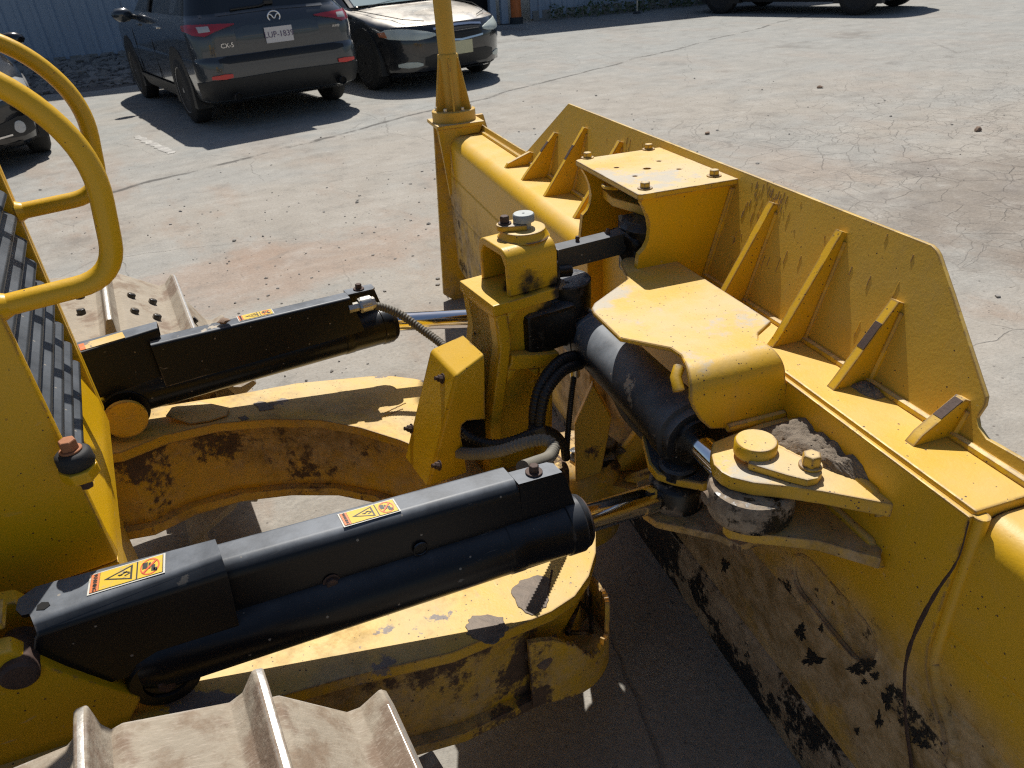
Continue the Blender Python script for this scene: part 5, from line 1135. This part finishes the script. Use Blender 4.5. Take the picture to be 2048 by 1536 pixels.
text_mesh('plate_text', 'LUP-1839', (pp.x-.005, 0, .885), V3((0, -1, 0)), AZ, .082, 'plate_ink', pl, .001)
em = suv.pt(0, 1.055, True, .012)
bm = bmesh.new(); add_tube(bm, [em+V3((.0, .066*cos(2*pi*i/32), .052*sin(2*pi*i/32))) for i in range(33)], .0085, 10)
add_tube(bm, spline([em+V3((0, a, b)) for a, b in ((-.058, .020), (-.030, .018), (0, -.018), (.030, .018), (.058, .020))], 5), .0075, 8); bm_obj('emblem', bm, 'chrome_trim', suv.body, 0, 60)
text_on(suv, 'CX-5', .57, .835, .062, 'chrome_trim'); text_on(suv, 'AWD', -.66, .90, .035, 'chrome_trim')
wp = [suv.pt(y, z, True, .02) for y, z in ((.02, 1.19), (.10, 1.165), (.42, 1.155))]; tube('rear_wiper', wp, .011, 'clad', suv.body, 8); box('wiper_motor', suv.pt(.0, 1.19, True, .02), .03, .10, .04, 'clad', suv.body, .008)
B_('rear_window_lip', [(-.74, 1.105, 1.13), (0, 1.12, 1.145), (.74, 1.105, 1.13)], 'car_grey', off=.008)
box('roof_spoiler', (.34, 0, 1.575), .22, 1.16, .035, 'car_grey', suv.body, .015)

# ---- black sedan facing the camera ----------------------------------------------
LV = [(.17, .3, 4.40, .78, .2, .3), (.24, .08, 4.63, .86, .3, .55), (.38, .02, 4.70, .905, .35, .70), (.55, .0, 4.71, .92, .35, .72), (.66, .02, 4.69, .92, .35, .72), (.76, .05, 4.60, .91, .36, .70), (.83, .08, 4.35, .895, .36, .62), (.89, .12, 3.95, .87, .36, .55), (.935, .18, 3.45, .84, .36, .50), (.96, .30, 3.30, .82, .36, .45), (1.34, 1.10, 2.40, .61, .3, .3), (1.40, 1.25, 2.25, .56, .3, .3), (1.44, 1.5, 2.0, .42, .2, .2)]
def place_front(cx, cy, yaw, xf):  # root so that the front axle centre falls at (cx, cy)
    return (cx-xf*cos(yaw), cy-xf*sin(yaw))
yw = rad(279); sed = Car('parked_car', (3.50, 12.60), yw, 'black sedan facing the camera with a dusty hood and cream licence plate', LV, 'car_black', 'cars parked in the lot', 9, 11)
for x in (1.08, 3.78):
    for y in (.83, -.83): sed.wheel(x, y, .33, .225, 'alloy_dark', 7)
Fp = lambda *a, **k: sed.patch(*a, rear=False, **k)
for sg in (-1, 1):
    hl = Fp('headlamp', [(sg*.885, .665, .70), (sg*.83, .63, .735), (sg*.72, .615, .735), (sg*.58, .605, .72), (sg*.44, .62, .69), (sg*.36, .64, .665)], 'headlamp', off=.010)
    if sg < 0: Fp('amber_marker', [(sg*.885, .66, .70), (sg*.84, .645, .715)], 'amber', off=.014, parent=hl)
    Fp('fog_lamp', [(sg*.78, .305, .34), (sg*.70, .29, .36), (sg*.60, .295, .355), (sg*.54, .31, .335)], 'headlamp', off=.008)
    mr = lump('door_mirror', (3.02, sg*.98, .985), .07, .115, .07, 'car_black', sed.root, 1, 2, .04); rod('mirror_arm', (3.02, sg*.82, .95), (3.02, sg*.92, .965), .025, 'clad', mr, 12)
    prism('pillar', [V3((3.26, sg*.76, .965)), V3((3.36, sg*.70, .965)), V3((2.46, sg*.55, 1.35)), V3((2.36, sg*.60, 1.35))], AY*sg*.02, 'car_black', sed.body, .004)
    tube('hood_gap', [V3((3.3, sg*.79, .945)), V3((3.9, sg*.76, .90)), V3((4.35, sg*.62, .835)), V3((4.50, sg*.4, .80))], .005, 'dark', sed.body, 6)
Fp('upper_grille', [(-.33, .60, .70), (-.2, .575, .715), (0, .57, .72), (.2, .575, .715), (.33, .60, .70)], 'clad', off=.006)
for z in (.60, .63, .66): Fp('grille_bar', [(-.29, z, z+.009), (0, z-.005, z+.006), (.29, z, z+.009)], 'clad', off=.012)
Fp('grille_trim', [(-.36, .700, .722), (-.2, .715, .738), (0, .72, .745), (.2, .715, .738), (.36, .700, .722)], 'chrome_trim', off=.012)
Fp('grille_trim', [(-.34, .575, .595), (0, .548, .57), (.34, .575, .595)], 'chrome_trim', off=.012)
Fp('lower_grille', [(-.52, .31, .40), (-.4, .27, .43), (0, .27, .43), (.4, .27, .43), (.52, .31, .40)], 'clad', off=.005)
Fp('chin_lip', [(-.80, .19, .225), (0, .18, .215), (.80, .19, .225)], 'clad', off=.02)
pp = sed.pt(0, .47, False, .014); pl = box('licence_plate', (pp.x, 0, .47), .006, .305, .152, 'plate_yellow', sed.body, .002)
box('windscreen', (0, 0, -5), .01, .01, .01, 'windscreen', sed.body); bpy.data.objects.remove(bpy.data.objects['windscreen'])
bm = bmesh.new(); W = [[(3.305-.90*t, y*(.74-.16*t), .968+.372*t) for y in (-1, -.5, 0, .5, 1)] for t in (0, .25, .5, .75, 1)]
g = [[bm.verts.new((x+.02+.035*(1-abs(y)/.75)**.5*(abs(y) < .75), y, z+.012)) for x, y, z in r] for r in W]
for a, b in zip(g, g[1:]):
    for i in range(4): bm.faces.new([a[i], a[i+1], b[i+1], b[i]])
bmesh.ops.recalc_face_normals(bm, faces=bm.faces); bmesh.ops.solidify(bm, geom=bm.faces[:], thickness=.006); bm_obj('windscreen', bm, 'windscreen', sed.body, 0, 60)
for y0, y1 in ((.1, .62), (-.55, .0)): tube('wiper', [V3((3.36, y0, .962)), V3((3.33, (y0+y1)/2, .985)), V3((3.29, y1, 1.0))], .009, 'clad', sed.body, 6)

# ---- black car at the left edge -----------------------------------------------------
yw = rad(278); lc = Car('parked_car', (-2.08, 11.62), yw, 'gloss black car at the left edge with round fog lamp, behind the guard rails', LV, 'car_black2', 'cars parked in the lot', 9, 11)
for x in (1.08, 3.78):
    for y in (.83, -.83): lc.wheel(x, y, .33, .225, 'alloy_dark', 5)
Fp = lambda *a, **k: lc.patch(*a, rear=False, **k)
for sg in (-1, 1):
    Fp('headlamp', [(sg*.885, .67, .74), (sg*.82, .64, .77), (sg*.68, .62, .765), (sg*.52, .61, .74), (sg*.40, .63, .69)], 'lamp_clear', off=.010)
    Fp('fog_recess', [(sg*.82, .30, .44), (sg*.7, .28, .46), (sg*.5, .30, .42)], 'clad', off=.006); fl = lc.pt(sg*.68, .37, False, .01); lathe('fog_lamp', fl, V3((.9, sg*.45, 0)), [(-.02, .055), (.008, .055), (.010, .046)], 'lamp_clear', lc.body, 24)
    Fp('chrome_strip', [(sg*.60, .31, .325), (sg*.30, .295, .31), (0, .29, .305)], 'chrome_trim', off=.014)
    mr = lump('door_mirror', (3.02, sg*1.0, 1.02), .075, .125, .075, 'car_black2', lc.root, 1, 2, .04); rod('mirror_arm', (3.02, sg*.82, .95), (3.02, sg*.93, .99), .025, 'clad', mr, 12)
    prism('pillar', [V3((3.26, sg*.76, .965)), V3((3.36, sg*.70, .965)), V3((2.46, sg*.55, 1.35)), V3((2.36, sg*.60, 1.35))], AY*sg*.02, 'car_black2', lc.body, .004)
Fp('grille', [(-.40, .46, .66), (0, .44, .68), (.40, .46, .66)], 'clad', off=.006); Fp('lower_lip', [(-.86, .20, .25), (0, .19, .24), (.86, .20, .25)], 'clad', off=.016)

# ---- dark SUV standing side-on at the far right -----------------------------------------
LV2 = [(.22, .3, 4.25, .80, .2, .3), (.30, .1, 4.45, .88, .25, .5), (.45, .03, 4.53, .905, .3, .62), (.62, .0, 4.55, .92, .3, .64), (.78, .03, 4.52, .92, .3, .62), (.90, .06, 4.42, .91, .3, .55), (.98, .09, 4.2, .895, .3, .5), (1.04, .12, 3.7, .87, .3, .5), (1.08, .15, 3.45, .85, .3, .45), (1.50, .5, 2.55, .66, .25, .3), (1.58, .5, 2.4, .60, .25, .3), (1.62, .8, 2.1, .45, .2, .2)]
yw = atan2(-.967, .253); rc = Car('parked_car', (13.33-2.3*cos(yw), 10.62-2.3*sin(yw)), yw, 'black SUV standing side on at the far end of the lot, only wheels in view', LV2, 'car_dark', 'cars parked in the lot', 8, 10)
for x in (.85, 3.77):
    for y in (.83, -.83): rc.wheel(x, y, .38, .24, 'alloy_dark', 5)
for sg in (-1, 1): prism('side_sill', [V3((1.35, sg*.86, .22)), V3((3.28, sg*.86, .22)), V3((3.28, sg*.93, .34)), V3((1.35, sg*.93, .34))], AZ*.03, 'clad', rc.body, .005)
